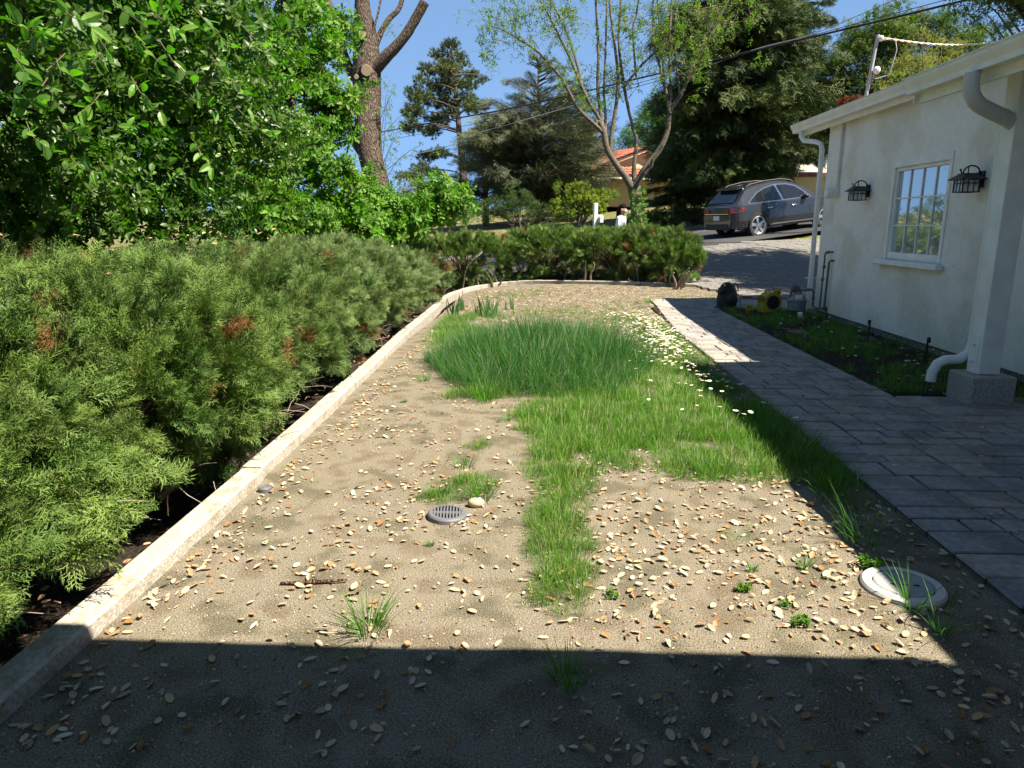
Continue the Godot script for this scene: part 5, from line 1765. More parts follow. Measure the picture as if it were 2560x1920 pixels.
func pruned_tree() -> void:
	var D := 15.5
	var base := W(948, 600, D)
	var o := Vector3(base.x, th(base.x, base.z) - 0.1, base.z)
	var t := thing("pruned_tree", "heavily pruned tree with furrowed bark and sawn limb stubs", "tree", o)
	var mb := Mb.new()
	px_tube(mb, o, [[950, 640, 38], [948, 540, 35], [945, 472, 31], [929, 405, 28], [920, 337, 31], [918, 236, 33], [917, 169, 35], [913, 84, 28], [908, 40, 21], [905, 0, 18], [903, -90, 16], [898, -220, 12]], D, D, 22, 0.07)
	part(t, "trunk", mb, M.bark_dark)
	for l in [
		[[[935, 175, 16], [962, 145, 15], [1004, 101, 13], [1037, 51, 12], [1062, 5, 12]], 15.4, 15.0],
		[[[930, 130, 11], [944, 100, 8], [956, 74, 7], [975, 45, 7], [1000, 17, 6], [1012, -40, 5]], 15.5, 15.6],
		[[[900, 210, 13], [884, 190, 12], [862, 145, 11], [848, 80, 10], [826, 20, 9], [800, -60, 8]], 15.6, 15.8],
		[[[905, 380, 13], [885, 345, 13], [862, 285, 12], [815, 189, 10], [770, 115, 9], [734, 54, 8], [690, -30, 7]], 15.6, 15.9],
		[[[915, 470, 10], [862, 432, 9], [821, 391, 8], [760, 330, 7]], 15.6, 15.9],
		[[[922, 100, 4], [938, 60, 3], [950, 10, 2.5], [958, -50, 2]], 15.3, 15.3]]:
		mb = Mb.new()
		px_tube(mb, o, l[0], l[1], l[2], 12, 0.06)
		part(t, "limb", mb, M.bark_dark)
	# sawn stubs with pale end grain
	for s in [[912, 172, 916, 176, 14.0], [901, 92, 902, 85, 13.0], [893, 190, 891, 192, 6.0]]:
		var a := W(s[0], s[1], 15.5) - o
		var b := W(s[2], s[3], 15.08) - o
		var r: float = s[4] * 15.1 / F
		mb = Mb.new()
		mb.tube([a, b], [r * 1.2, r], 14)
		part(t, "limb_stub", mb, M.bark_dark)
		mb = Mb.new()
		var dir := (b - a).normalized()
		mb.tube([b + dir * 0.002, b + dir * 0.008], [r * 0.96, r * 0.92], 14)
		part(t, "sawn_face", mb, M.cut_wood)
	# thin water shoots with a few young leaves
	mb = Mb.new()
	var ts := []
	var cs := []
	var lm := twig_mesh(M.leaf_soft, 6, 0.06, 0.018, 0.16, 0)
	for s in [[955, 440, 985, 330], [960, 460, 1010, 380], [955, 400, 970, 250], [950, 300, 990, 215], [955, 340, 1015, 280], [880, 250, 862, 170], [870, 330, 850, 230], [960, 470, 1040, 420], [950, 350, 975, 200], [860, 100, 850, 20], [960, 430, 1060, 360], [955, 455, 1000, 300], [975, 480, 1090, 400], [965, 90, 985, 60]]:
		var a := W(s[0], s[1], 15.4) - o
		var b := W(s[2], s[3], 15.2 + rb(-0.4, 0.4)) - o
		limb(mb, a, b, 0.008, 0.003, 0.05, 6, 4)
		for k in 16:
			var p := a.lerp(b, rb(0.2, 1.05)) + rdir() * rb(0.02, 0.2)
			ts.append(Transform3D(facing(rdir() + Vector3(0, -0.5, 0), rb(0, TAU)).scaled(Vector3.ONE * rb(0.5, 1.0)), p))
			cs.append(jit(Color(0.20, 0.29, 0.06), 0.2))
	part(t, "water_shoot", mb, M.twig_bark)
	many(t, "young_leaves", lm, ts, cs)

func stem_tree() -> void:
	var D := 19.5
	var base := W(1588, 590, D)
	var o := Vector3(base.x, th(base.x, base.z) - 0.1, base.z)
	var t := thing("many_stemmed_tree", "pale many-stemmed tree with sparse spring leaves behind the hedge", "tree", o)
	var mb := Mb.new()
	px_tube(mb, o, [[1592, 640, 20], [1592, 560, 18], [1590, 500, 17], [1584, 462, 20]], D, D, 14, 0.06, 0.85)
	part(t, "trunk", mb, M.bark_pale)
	var stems := [
		[[[1580, 470, 14], [1562, 440, 13], [1545, 418, 12], [1519, 375, 11], [1509, 329, 11], [1497, 305, 9], [1489, 314, 1]], 19.4, 19.2],
		[[[1512, 335, 9], [1489, 314, 8], [1443, 268, 7], [1408, 203, 6], [1370, 157, 5], [1342, 127, 4.5], [1294, 96, 3.5], [1248, 71, 2], [1225, 66, 1]], 19.3, 18.4],
		[[[1508, 320, 8], [1499, 299, 7], [1471, 253, 6.5], [1451, 208, 6], [1428, 152, 5], [1400, 96, 4.5], [1372, 38, 4], [1350, 0, 3.5], [1320, -60, 2]], 19.3, 18.8],
		[[[1470, 255, 6], [1458, 228, 5], [1443, 162, 5], [1420, 89, 4.5], [1398, 40, 4], [1370, -10, 3], [1350, -70, 2]], 19.3, 19.3],
		[[[1508, 325, 8], [1504, 299, 7], [1497, 250, 6], [1494, 203, 6], [1496, 127, 5], [1489, 0, 4], [1486, -80, 3]], 19.3, 19.6],
		[[[1512, 330, 8], [1514, 299, 5], [1510, 230, 4.5], [1514, 127, 4], [1517, 0, 3], [1520, -60, 2]], 19.4, 19.9],
		[[[1525, 385, 10], [1529, 337, 8], [1540, 266, 7], [1545, 190, 6], [1535, 100, 5], [1525, 20, 4], [1520, -60, 3]], 19.4, 19.2],
		[[[1586, 462, 10], [1585, 415, 8], [1592, 354, 7], [1582, 319, 6], [1567, 253, 6], [1556, 190, 6], [1547, 101, 5], [1552, 0, 4], [1555, -80, 3]], 19.5, 19.6],
		[[[1588, 465, 15], [1602, 440, 13], [1615, 418, 12], [1648, 375, 11], [1668, 330, 10], [1676, 278, 9], [1700, 240, 8], [1717, 203, 7], [1735, 160, 6], [1770, 90, 5], [1800, 40, 4], [1832, -20, 3]], 19.4, 18.6],
		[[[1675, 285, 8], [1668, 250, 6], [1661, 215, 5.5], [1646, 152, 4.5], [1633, 89, 4], [1633, 0, 3], [1630, -70, 2]], 19.0, 19.2],
		[[[1668, 250, 6], [1660, 190, 5], [1655, 120, 4], [1648, 51, 3.5], [1640, -40, 2]], 19.0, 18.8],
		[[[1676, 275, 7], [1676, 200, 5], [1674, 101, 4.5], [1680, 0, 3.5], [1684, -60, 2]], 19.0, 19.3],
		[[[1700, 240, 5], [1690, 150, 4.5], [1688, 51, 4], [1705, -30, 3]], 18.9, 18.9],
		[[[1562, 215, 5], [1595, 172, 4.5], [1622, 145, 4], [1648, 119, 3.5], [1665, 80, 2]], 19.3, 18.9],
		[[[1590, 190, 4], [1585, 130, 4], [1582, 70, 3.5], [1590, 40, 3], [1600, -20, 2]], 19.5, 19.5],
		[[[1655, 365, 5], [1632, 400, 7], [1628, 415, 6], [1612, 435, 7]], 18.9, 19.1]]
	var ends := []
	for s in stems:
		mb = Mb.new()
		px_tube(mb, o, s[0], s[1], s[2], 8, 0.06, 0.66)
		part(t, "stem", mb, M.bark_pale)
		for i in range(1, s[0].size()):
			if s[0][i][1] < 260: ends.append(W(s[0][i][0], s[0][i][1], s[2]) - o)
	# side twigs and leaves, mostly high up
	mb = Mb.new()
	var lm := twig_mesh(M.leaf_soft, 8, 0.085, 0.026, 0.22, 0)
	var ts := []
	var cs := []
	for i in 180:
		var a: Vector3 = ends[R.randi() % ends.size()]
		a += rdir() * 0.1
		var dir := (rdir() + Vector3(0, 0.75, 0)).normalized()
		var len := rb(0.35, 1.1)
		limb(mb, a, a + dir * len, 0.008, 0.003, 0.05, 4, 3)
		for k in 7:
			var p := a + dir * len * rb(0.2, 1.1) + rdir() * 0.14
			ts.append(Transform3D(facing(rdir() + Vector3(0, -0.7, 0), rb(0, TAU)).scaled(Vector3.ONE * rb(0.6, 1.15)), p))
			cs.append(jit(Color(0.15, 0.23, 0.045).lerp(Color(0.25, 0.32, 0.08), R.randf()), 0.2))
	for s in [[1250, 60, 0.7], [1300, 30, 0.7], [1220, 110, 0.4], [1230, 150, 0.3], [1340, 20, 0.7], [1365, 150, 0.35], [1400, 190, 0.2], [1290, 100, 0.5], [1420, 30, 0.6], [1600, 40, 0.7], [1560, 60, 0.6], [1700, 60, 0.8], [1640, 50, 0.6], [1760, 30, 0.9], [1780, 80, 0.7], [1830, 40, 0.8], [1880, 30, 0.5], [1735, 110, 0.5], [1905, 150, 0.25], [1270, 20, 0.7], [1210, 60, 0.35]]:
		var c := W(s[0], s[1], 18.8) - o
		for k in int(s[2] * 60):
			ts.append(Transform3D(facing(rdir() + Vector3(0, -0.8, 0), rb(0, TAU)).scaled(Vector3.ONE * rb(0.6, 1.15)), c + rdir() * s[2] * pow(R.randf(), 0.6)))
			cs.append(jit(Color(0.14, 0.22, 0.05).lerp(Color(0.24, 0.31, 0.08), R.randf()), 0.2))
			if k % 9 == 0: limb(mb, c + rdir() * s[2] * 0.3 + Vector3(0.1, -0.3, 0), c + rdir() * s[2], 0.007, 0.003, 0.05, 4, 3)
	part(t, "twig", mb, M.twig_bark)
	many(t, "leaves", lm, ts, cs)
	# ivy climbing the trunk
	var iv := twig_mesh(M.leaf_soft, 8, 0.055, 0.045, 0.12, 0)
	ts = []
	cs = []
	for i in 110:
		var y := rb(470, 585)
		var p := W(1592 + rb(-18, 24), y, 19.2 + rb(-0.12, 0.1)) - o
		ts.append(Transform3D(facing(Vector3(rb(-1, 1), 0.6, 1.0), rb(0, TAU)).scaled(Vector3.ONE * rb(0.6, 1.2)), p))
		cs.append(jit(Color(0.10, 0.21, 0.02), 0.25))
	many(t, "ivy", iv, ts, cs)

func leafy(called: String, label: String, px: float, py: float, d: float, blobs: Array, ca: Color, cb: Color, lm: Array, cr: float, bark: Material, group := "", cat := "tree") -> void:
	# a far tree or shrub; blobs of [px, py, radius in px, bunches]; cr is the share of a blob that one bunch spans
	var base := W(px, py, d)
	var o := Vector3(base.x, th(base.x, base.z) - 0.1, base.z)
	var t := thing(called, label, cat, o, group)
	var bg := bag(lm.size())
	var wood := Mb.new()
	var top := -99.0
	for b in blobs:
		var r: float = b[2] * d / F
		var dd: float = d if b.size() < 5 else b[4]
		var c := W(b[0], b[1], dd + rb(-0.4, 0.4) * r) - o
		top = maxf(top, c.y)
		var got := clumps(bg, c, Vector3(r, r * 0.85, r), int(b[3]), r * cr, ca, cb, 0.3)
		for i in got.size():
			if i % 3 == 0: limb(wood, Vector3(rb(-0.1, 0.1), maxf(0.3, c.y * 0.55), 0), got[i], 0.012 + 0.02 * r, 0.008, 0.05, 5, 4)
	var tr := 0.05 * maxf(top, 1.0)
	wood.tube([Vector3(0, -0.6, 0), Vector3(0.05, top * 0.3, 0), Vector3(-0.05, top * 0.5, 0.05), Vector3(0, top * 0.68, 0)], [tr, tr * 0.8, tr * 0.5, 0.03], 8, true, 0.06, R)
	spill(t, "crown", lm, bg)
	part(t, "trunk", wood, bark)

func conifer(called: String, label: String, px: float, py: float, d: float, top_px: float, prof: Array, n: int, ca: Color, cb: Color, lm: Array, droop: float, bark: Material, tr: float) -> void:
	# prof: [py, half width in px] from top to bottom; lm are boughs two metres long
	var base := W(px, py, d)
	var o := Vector3(base.x, th(base.x, base.z) - 0.1, base.z)
	var t := thing(called, label, "tree", o)
	var bg := bag(lm.size())
	var wood := Mb.new()
	var tip := W(top_px, prof[0][0], d) - o
	wood.tube([Vector3(0, -0.6, 0), Vector3(tip.x * 0.3, tip.y * 0.35, 0), Vector3(tip.x * 0.7, tip.y * 0.7, 0), tip], [tr, tr * 0.75, tr * 0.35, 0.02], 10, true, 0.06, R)
	for i in n:
		var k := sqrt(R.randf()) if i > 16 else 0.06 * R.randf()
		var y := lerpf(prof[0][0], prof[-1][0], k)
		var hw := 0.0
		for j in prof.size() - 1:
			if y >= prof[j][0]: hw = lerpf(prof[j][1], prof[j + 1][1], clampf((y - prof[j][0]) / (prof[j + 1][0] - prof[j][0]), 0, 1))
		var yy := W(px, y, d).y - o.y
		var a := rb(0, TAU)
		var len := hw * d / F * rb(0.55, 1.08)
		var dir := Vector3(cos(a), -droop + rb(-0.1, 0.3), sin(a)).normalized()
		var s := Vector3(tip.x * clampf(yy / tip.y, 0, 1), yy, 0)
		limb(wood, s, s + dir * len, 0.05 * tr / 0.3, 0.008, 0.0, 4, 4)
		var kk := R.randi() % lm.size()
		# a bough hangs the right way up: local z stays close to the world's up
		var yv := dir
		var zv := (Vector3.UP - yv * yv.dot(Vector3.UP)).normalized()
		var sc := len / 2.0
		bg[kk][0].append(Transform3D(Basis(yv.cross(zv) * sc * rb(0.85, 1.2), yv * sc, zv * sc * rb(0.8, 1.2)), s))
		bg[kk][1].append(jit(ca.lerp(cb, R.randf()), 0.25))
	spill(t, "crown", lm, bg)
	part(t, "trunk", wood, bark)

func bough_set(m: Material, kinds: int, sp: Array, per: int, wide: float, droop: float, s0: float, s1: float) -> Array:
	# boughs two metres long along +y, up is +z
	var out := []
	for i in kinds:
		var mb := Mb.new()
		for k in per:
			var u := pow(R.randf(), 0.7)
			var w := wide * (1.0 - 0.6 * u)
			var p := Vector3(rb(-w, w), 0.35 + 1.65 * u, rb(-0.12, 0.12) - 0.10 * u * u)
			var d := Vector3(p.x * 1.5 + rb(-0.6, 0.6), 0.8, rb(-0.5, 0.35) - droop).normalized()
			mb.add(sp[R.randi() % sp.size()], Transform3D(facing(d, rb(0, TAU)).scaled(Vector3.ONE * rb(s0, s1)), p), Color(1, 1, 1) * rb(0.75, 1.25))
		out.append(mb.done(m))
	return out

func far_trees() -> void:
	# pine against the sky, in separate pads
	var nb := []
	for i in 3: nb.append(needle_mb(40, 0.34, 0.024))
	var nm := clump_set(M.needle, nb, 4, 62, 0.8, 0.7, 1.2, -0.2, 0.5)
	var D := 52.0
	var base := W(1160, 560, D)
	var o := Vector3(base.x, th(base.x, base.z) - 0.5, base.z)
	var t := thing("pine_tree", "tall open pine with needle pads standing against the sky", "tree", o)
	var bg := bag(4)
	var wood := Mb.new()
	px_tube(wood, o, [[1162, 640, 12], [1160, 480, 11], [1156, 407, 9], [1148, 330, 7], [1140, 240, 5], [1132, 160, 4], [1128, 125, 2]], D, D, 8, 0.05)
	for s in [[1128, 125, 24], [1100, 142, 22], [1150, 152, 24], [1118, 165, 26], [1074, 180, 24], [1124, 188, 30], [1172, 182, 22], [1065, 212, 26], [1108, 222, 32], [1200, 196, 14], [1165, 216, 28], [1033, 238, 22], [1066, 258, 34], [1112, 258, 30], [1164, 255, 30], [1040, 288, 30], [1094, 296, 30], [1180, 278, 26], [1036, 314, 26], [1075, 330, 24], [1200, 330, 24], [1190, 360, 26], [1066, 388, 26], [1104, 384, 24], [1050, 420, 26], [1090, 430, 24], [1130, 200, 22], [1130, 290, 24], [1010, 325, 16], [1180, 420, 26], [1030, 445, 24]]:
		for k in 2:
			var c := W(s[0] + rb(-8, 8), s[1] + rb(-6, 6), D) - o + Vector3(0, 0, rb(-1.8, 1.8))
			var r: float = s[2] * D / F
			if k == 0: limb(wood, Vector3(W(1150, 300, D).x - o.x + (300 - s[1]) * -0.002, c.y - rb(0.2, 0.7), 0), c, 0.06, 0.02, 0.06, 5, 4)
			var kk := R.randi() % 4
			bg[kk][0].append(Transform3D(Basis(Vector3.UP, rb(0, TAU)).scaled(Vector3.ONE * r / 0.85), c))
			bg[kk][1].append(jit(Color(0.065, 0.10, 0.032).lerp(Color(0.12, 0.155, 0.048), R.randf()), 0.2))
	spill(t, "crown", nm, bg)
	part(t, "trunk", wood, M.bark_dark)
	# grey sparse cypress
	var sp := []
	for i in 3: sp.append(spray_mb(0.5, 11, 3, 0.012, 0.6))
	var cyp := bough_set(M.needle, 4, sp, 26, 0.5, 0.25, 0.7, 1.2)
	conifer("grey_cypress", "thin grey-green cypress with sky showing through its drooping twigs", 1350, 545, 38.0, 1345, [[165, 22], [200, 60], [260, 100], [330, 140], [420, 180], [530, 190]], 270, Color(0.070, 0.084, 0.046), Color(0.130, 0.145, 0.088), cyp, -0.35, M.bark_dark, 0.3)
	conifer("grey_cypress", "smaller dark cypress beside the thin grey-green one", 1215, 545, 40.0, 1215, [[270, 18], [320, 45], [400, 75], [480, 95], [540, 100]], 120, Color(0.06, 0.08, 0.035), Color(0.11, 0.13, 0.06), cyp, -0.3, M.bark_dark, 0.22)
	# the great dark cedar across the street
	sp = []
	for i in 3: sp.append(spray_mb(0.42, 13, 4, 0.013, 0.7))
	var red := bough_set(M.needle, 4, sp, 52, 0.6, 0.35, 0.7, 1.25)
	conifer("dark_cedar", "tall dark cedar with drooping boughs above the parked vehicle", 1815, 530, 30.0, 1830, [[-330, 30], [-120, 120], [60, 175], [200, 200], [300, 215], [380, 190], [440, 120]], 300, Color(0.032, 0.055, 0.016), Color(0.105, 0.145, 0.036), red, 0.2, M.bark_red, 0.5)
	conifer("dark_cedar", "dark cedar crown between the pale stems and the house roof", 1960, 520, 34.0, 1985, [[-60, 12], [60, 60], [180, 110], [300, 140], [400, 120]], 150, Color(0.042, 0.07, 0.02), Color(0.12, 0.16, 0.042), red, 0.2, M.bark_red, 0.35)
	conifer("dark_cedar", "low shaded cedar filling the gap behind the many-stemmed tree", 1700, 520, 33.0, 1705, [[180, 12], [260, 60], [340, 85], [430, 95], [510, 80]], 140, Color(0.032, 0.055, 0.016), Color(0.105, 0.145, 0.036), red, 0.2, M.bark_red, 0.3)
	# round green trees and shrubs farther off: bunches of unit radius
	var tw := []
	for i in 3: tw.append(twig_mb(10, 0.26, 0.15, 0.45, 3))
	var bl := clump_set(M.leaf_soft, tw, 4, 40, 0.9, 0.7, 1.2, 0.0)
	tw = []
	for i in 3: tw.append(twig_mb(9, 0.17, 0.08, 0.42, 3))
	var fine := clump_set(M.leaf_soft, tw, 4, 42, 0.9, 0.7, 1.2, 0.0)
	leafy("round_green_tree", "rounded mid green tree rising behind the red tiled roof", 1650, 520, 58.0, [[1640, 290, 55, 26], [1590, 340, 45, 18], [1690, 270, 45, 18], [1680, 340, 60, 26], [1600, 390, 50, 18], [1560, 370, 35, 10]], Color(0.065, 0.15, 0.028), Color(0.12, 0.23, 0.05), fine, 0.42, M.bark_dark)
	leafy("round_green_tree", "olive green tree low behind the grey cypress", 1480, 540, 62.0, [[1470, 330, 45, 14], [1510, 390, 50, 16], [1430, 400, 60, 18], [1380, 440, 60, 18]], Color(0.065, 0.12, 0.035), Color(0.11, 0.165, 0.05), fine, 0.42, M.bark_dark)
	leafy("olive_tree", "olive toned tree standing behind the roof mast", 2160, 470, 30.0, [[2180, 90, 75, 34], [2120, 150, 60, 26], [2230, 120, 75, 32], [2150, 210, 75, 34], [2270, 60, 70, 28], [2090, 230, 50, 20], [2240, 220, 80, 32], [2120, 300, 70, 24], [2340, 90, 70, 26], [2400, 130, 70, 24], [2330, 180, 70, 24], [2470, 100, 60, 18]], Color(0.075, 0.12, 0.028), Color(0.16, 0.20, 0.05), fine, 0.38, M.bark_dark, "trees behind the stucco house")
	leafy("yellow_blossom_tree", "twiggy tree with yellow blossom behind the stucco house roof", 2300, 470, 26.0, [[2300, 130, 60, 10], [2260, 190, 60, 12], [2350, 150, 55, 9], [2310, 220, 60, 11], [2220, 230, 50, 8], [2380, 100, 45, 6]], Color(0.27, 0.23, 0.06), Color(0.42, 0.36, 0.12), fine, 0.28, M.bark_pale, "trees behind the stucco house")
	leafy("open_crown_tree", "open crowned green tree with bare twigs over the driveway side", 2640, 420, 14.5, [[2460, 30, 60, 6], [2520, 60, 60, 6], [2560, -80, 170, 60], [2720, -40, 170, 50], [2450, -200, 150, 50], [2640, -260, 190, 70], [2820, -200, 190, 50], [2500, -380, 170, 50], [2680, 90, 100, 12], [2740, -400, 180, 40], [2420, -330, 130, 30], [2757, -251, 150, 50, 11.8], [2650, -190, 140, 40, 12.6], [2900, -320, 150, 45, 11.4], [2560, -330, 140, 40, 13.2]], Color(0.075, 0.13, 0.032), Color(0.17, 0.24, 0.065), fine, 0.30, M.bark_pale, "trees behind the stucco house")
	leafy("red_leaf_tree", "small dark red leaved tree peeking over the gutter", 2120, 420, 22.0, [[2110, 262, 26, 8], [2140, 250, 22, 6], [2095, 285, 30, 8], [2150, 285, 30, 8]], Color(0.16, 0.03, 0.025), Color(0.24, 0.07, 0.04), bl, 0.36, M.bark_dark)
	leafy("yellow_green_shrub", "yellow-green shrub glowing behind the white mailbox post", 1450, 560, 23.0, [[1450, 480, 40, 14], [1490, 510, 45, 16], [1420, 520, 50, 16], [1520, 490, 25, 7], [1400, 470, 25, 6]], Color(0.15, 0.20, 0.022), Color(0.30, 0.33, 0.05), bl, 0.32, M.bark_pale, "", "shrub")
	leafy("grey_leaf_shrub", "silvery grey shrub around the no parking sign", 1120, 570, 31.0, [[1090, 500, 40, 12], [1130, 535, 35, 10], [1060, 530, 40, 10], [1190, 535, 30, 8]], Color(0.14, 0.145, 0.12), Color(0.26, 0.26, 0.23), fine, 0.34, M.bark_pale, "", "shrub")
	leafy("dark_street_shrub", "dark green shrub along the street below the grey cypress", 1300, 580, 27.0, [[1210, 530, 40, 14], [1260, 525, 45, 16], [1330, 520, 45, 16], [1390, 535, 40, 12], [1290, 485, 40, 10], [1440, 545, 30, 8]], Color(0.05, 0.085, 0.022), Color(0.10, 0.15, 0.04), fine, 0.36, M.bark_dark, "", "shrub")
	# shrubs on the shaded bank under the cedar
	leafy("bank_shrub", "low dark shrub on the shaded bank behind the parked vehicle", 1700, 560, 28.5, [[1680, 540, 34, 14], [1720, 535, 36, 14], [1765, 540, 34, 12], [1650, 545, 30, 11], [1625, 540, 28, 10], [1700, 510, 22, 6]], Color(0.05, 0.085, 0.022), Color(0.10, 0.15, 0.04), bl, 0.34, M.bark_dark, "", "shrub")
	leafy("bank_shrub", "low dark shrub under the cedar trunk by the cream wall", 1830, 545, 31.0, [[1790, 520, 28, 9], [1850, 530, 30, 10], [1740, 500, 20, 6]], Color(0.05, 0.085, 0.022), Color(0.10, 0.15, 0.04), bl, 0.34, M.bark_dark, "", "shrub")
	leafy("mid_green_shrub", "dense mid green shrub across the street beside the sign pole", 1020, 580, 25.0, [[960, 530, 45, 16], [1010, 515, 45, 16], [1060, 525, 42, 14], [1110, 540, 36, 12], [920, 545, 40, 12], [1150, 550, 30, 10]], Color(0.06, 0.11, 0.026), Color(0.13, 0.20, 0.05), fine, 0.36, M.bark_dark, "", "shrub")
	leafy("distant_hill_tree", "hazy brown-green trees far beyond the pruned trunk", 1040, 560, 70.0, [[1060, 470, 40, 10], [1010, 500, 40, 10], [1110, 470, 30, 8]], Color(0.17, 0.15, 0.07), Color(0.22, 0.21, 0.10), fine, 0.42, M.bark_dark)

func neighbour() -> void:
	# red tiled house across the street
	var D := 44.0
	var o := W(1600, 520, D)
	var gy := th(o.x, o.z)
	o.y = gy
	var t := thing("tiled_house", "cream house with red tiled roofs across the street", "house", o)
	t.rotation.y = 0.55
	var ww := func(px: float, py: float) -> Vector3: return W(px, py, D) - o
	var eave: float = ww.call(1500, 446).y
	var eave2: float = ww.call(1487, 428).y
	var apex: float = ww.call(1600, 376).y
	var hw := 3.6
	var mb := Mb.new()
	mb.prism(Transform3D(Basis(), Vector3(0, 0, -4)), PackedVector2Array([Vector2(-hw, 0), Vector2(hw, 0), Vector2(hw, eave2), Vector2(0, apex - 0.1), Vector2(-hw, eave2)]), 8.0)
	bx(mb, hw, 16.0, 0, eave - 0.1, -7, -0.6)
	part(t, "wall", mb, M.cream_wall)
	mb = Mb.new()
	for s in [-1.0, 1.0]:
		var a := Vector2(0, apex - 0.18)
		var b := Vector2((hw + 0.5) * s, eave2 - 0.3)
		mb.prism(Transform3D(Basis(), Vector3(0, 0, 0.35)), PackedVector2Array([a, b, b + Vector2(0, 0.16), a + Vector2(0, 0.16)]), 0.06)
	bx(mb, -hw - 0.8, 16.4, eave - 0.18, eave - 0.02, 1.18, 1.24)
	part(t, "rake_board", mb, M.cream_trim)
	# roof tiles laid in rows: two slopes of the gable and the low roof in front
	var slopes := []
	for s in [-1.0, 1.0]:
		slopes.append([Vector3(0, apex + 0.08, 0.5), Vector3((hw + 0.6) * s, eave2 - 0.12, 0.5), Vector3(0, 0, -8.5)])
	slopes.append([Vector3(hw + 0.4, eave + 1.35, -1.7), Vector3(hw + 0.4, eave + 0.02, 1.3), Vector3(12.0, 0, 0)])
	slopes.append([Vector3(-hw - 0.6, eave + 0.55, 0.2), Vector3(-hw - 0.6, eave + 0.02, 1.3), Vector3(hw * 2 + 1.0, 0, 0)])
	for s in slopes:
		var roof := Node3D.new()
		roof.name = "roof"
		t.add_child(roof, true)
		var down: Vector3 = s[1] - s[0]
		var run: Vector3 = s[2]
		var nrm := run.cross(down).normalized()
		if nrm.y < 0: nrm = -nrm
		var deck := Mb.new()
		var a: Vector3 = s[0] - nrm * 0.03
		if run.cross(down).y > 0: deck.quad(a, a + run, a + run + down, a + down)
		else: deck.quad(a, a + down, a + run + down, a + run)
		part(roof, "deck", deck, M.brown_trim)
		var rows := int(down.length() / 0.34)
		for r in rows:
			var cm := Mb.new()
			var cols := int(run.length() / 0.30)
			for c in cols:
				var p: Vector3 = s[0] + down * ((r + 0.5) / rows) + run * ((c + 0.5) / cols)
				var q: Vector3 = down.normalized() * 0.2
				var e := run.normalized() * 0.13
				cm.quad(p - q - e + nrm * 0.02, p + q - e + nrm * 0.06, p + q + nrm * 0.11, p - q + nrm * 0.07)
				cm.quad(p - q + nrm * 0.07, p + q + nrm * 0.11, p + q + e + nrm * 0.06, p - q + e + nrm * 0.02)
			part(roof, "tile_course", cm, M["tile_%s" % ["a", "b", "c"][R.randi() % 3]]).set_meta("kind", "stuff")
	# front: pale doors between brown posts, low wall
	for i in 6:
		mb = Mb.new()
		bx(mb, hw + 0.6 + i * 1.6, hw + 1.85 + i * 1.6, 0.5, eave - 0.5, -0.6, -0.52)
		part(t, "door" if i % 3 == 1 else "window", mb, M.pale_door)
		mb = Mb.new()
		bx(mb, hw + 0.2 + i * 1.6, hw + 0.5 + i * 1.6, 0, eave - 0.1, 0.6, 0.85)
		part(t, "porch_pillar", mb, M.brown_trim)
	mb = Mb.new()
	bx(mb, hw, 14.0, 0, 0.5, -0.55, -0.3)
	part(t, "base_wall", mb, M.block)
	# cream garage behind the vehicle
	var g := W(2010, 500, 36.0)
	g.y = th(g.x, g.z)
	t = thing("cream_garage", "sunlit cream garage with brown fascia behind the parked vehicle", "garage", g)
	var top: float = W(2010, 444, 36.0).y - g.y
	mb = Mb.new()
	bx(mb, -2.4, 6.0, 0, top, -5, 0)
	part(t, "wall", mb, M.cream_trim)
	mb = Mb.new()
	mb.prism(Transform3D(Basis(Vector3.UP, PI / 2), Vector3(1.8, 0, -2.5)), PackedVector2Array([Vector2(-3.2, top), Vector2(3.2, top), Vector2(3.2, top + 0.2), Vector2(0, top + 0.9), Vector2(-3.2, top + 0.2)]), 9.2)
	part(t, "roof", mb, M.cream_trim)
	mb = Mb.new()
	bx(mb, -2.8, 6.4, top - 0.03, top + 0.16, 0.71, 0.76)
	part(t, "fascia", mb, M.brown_trim)

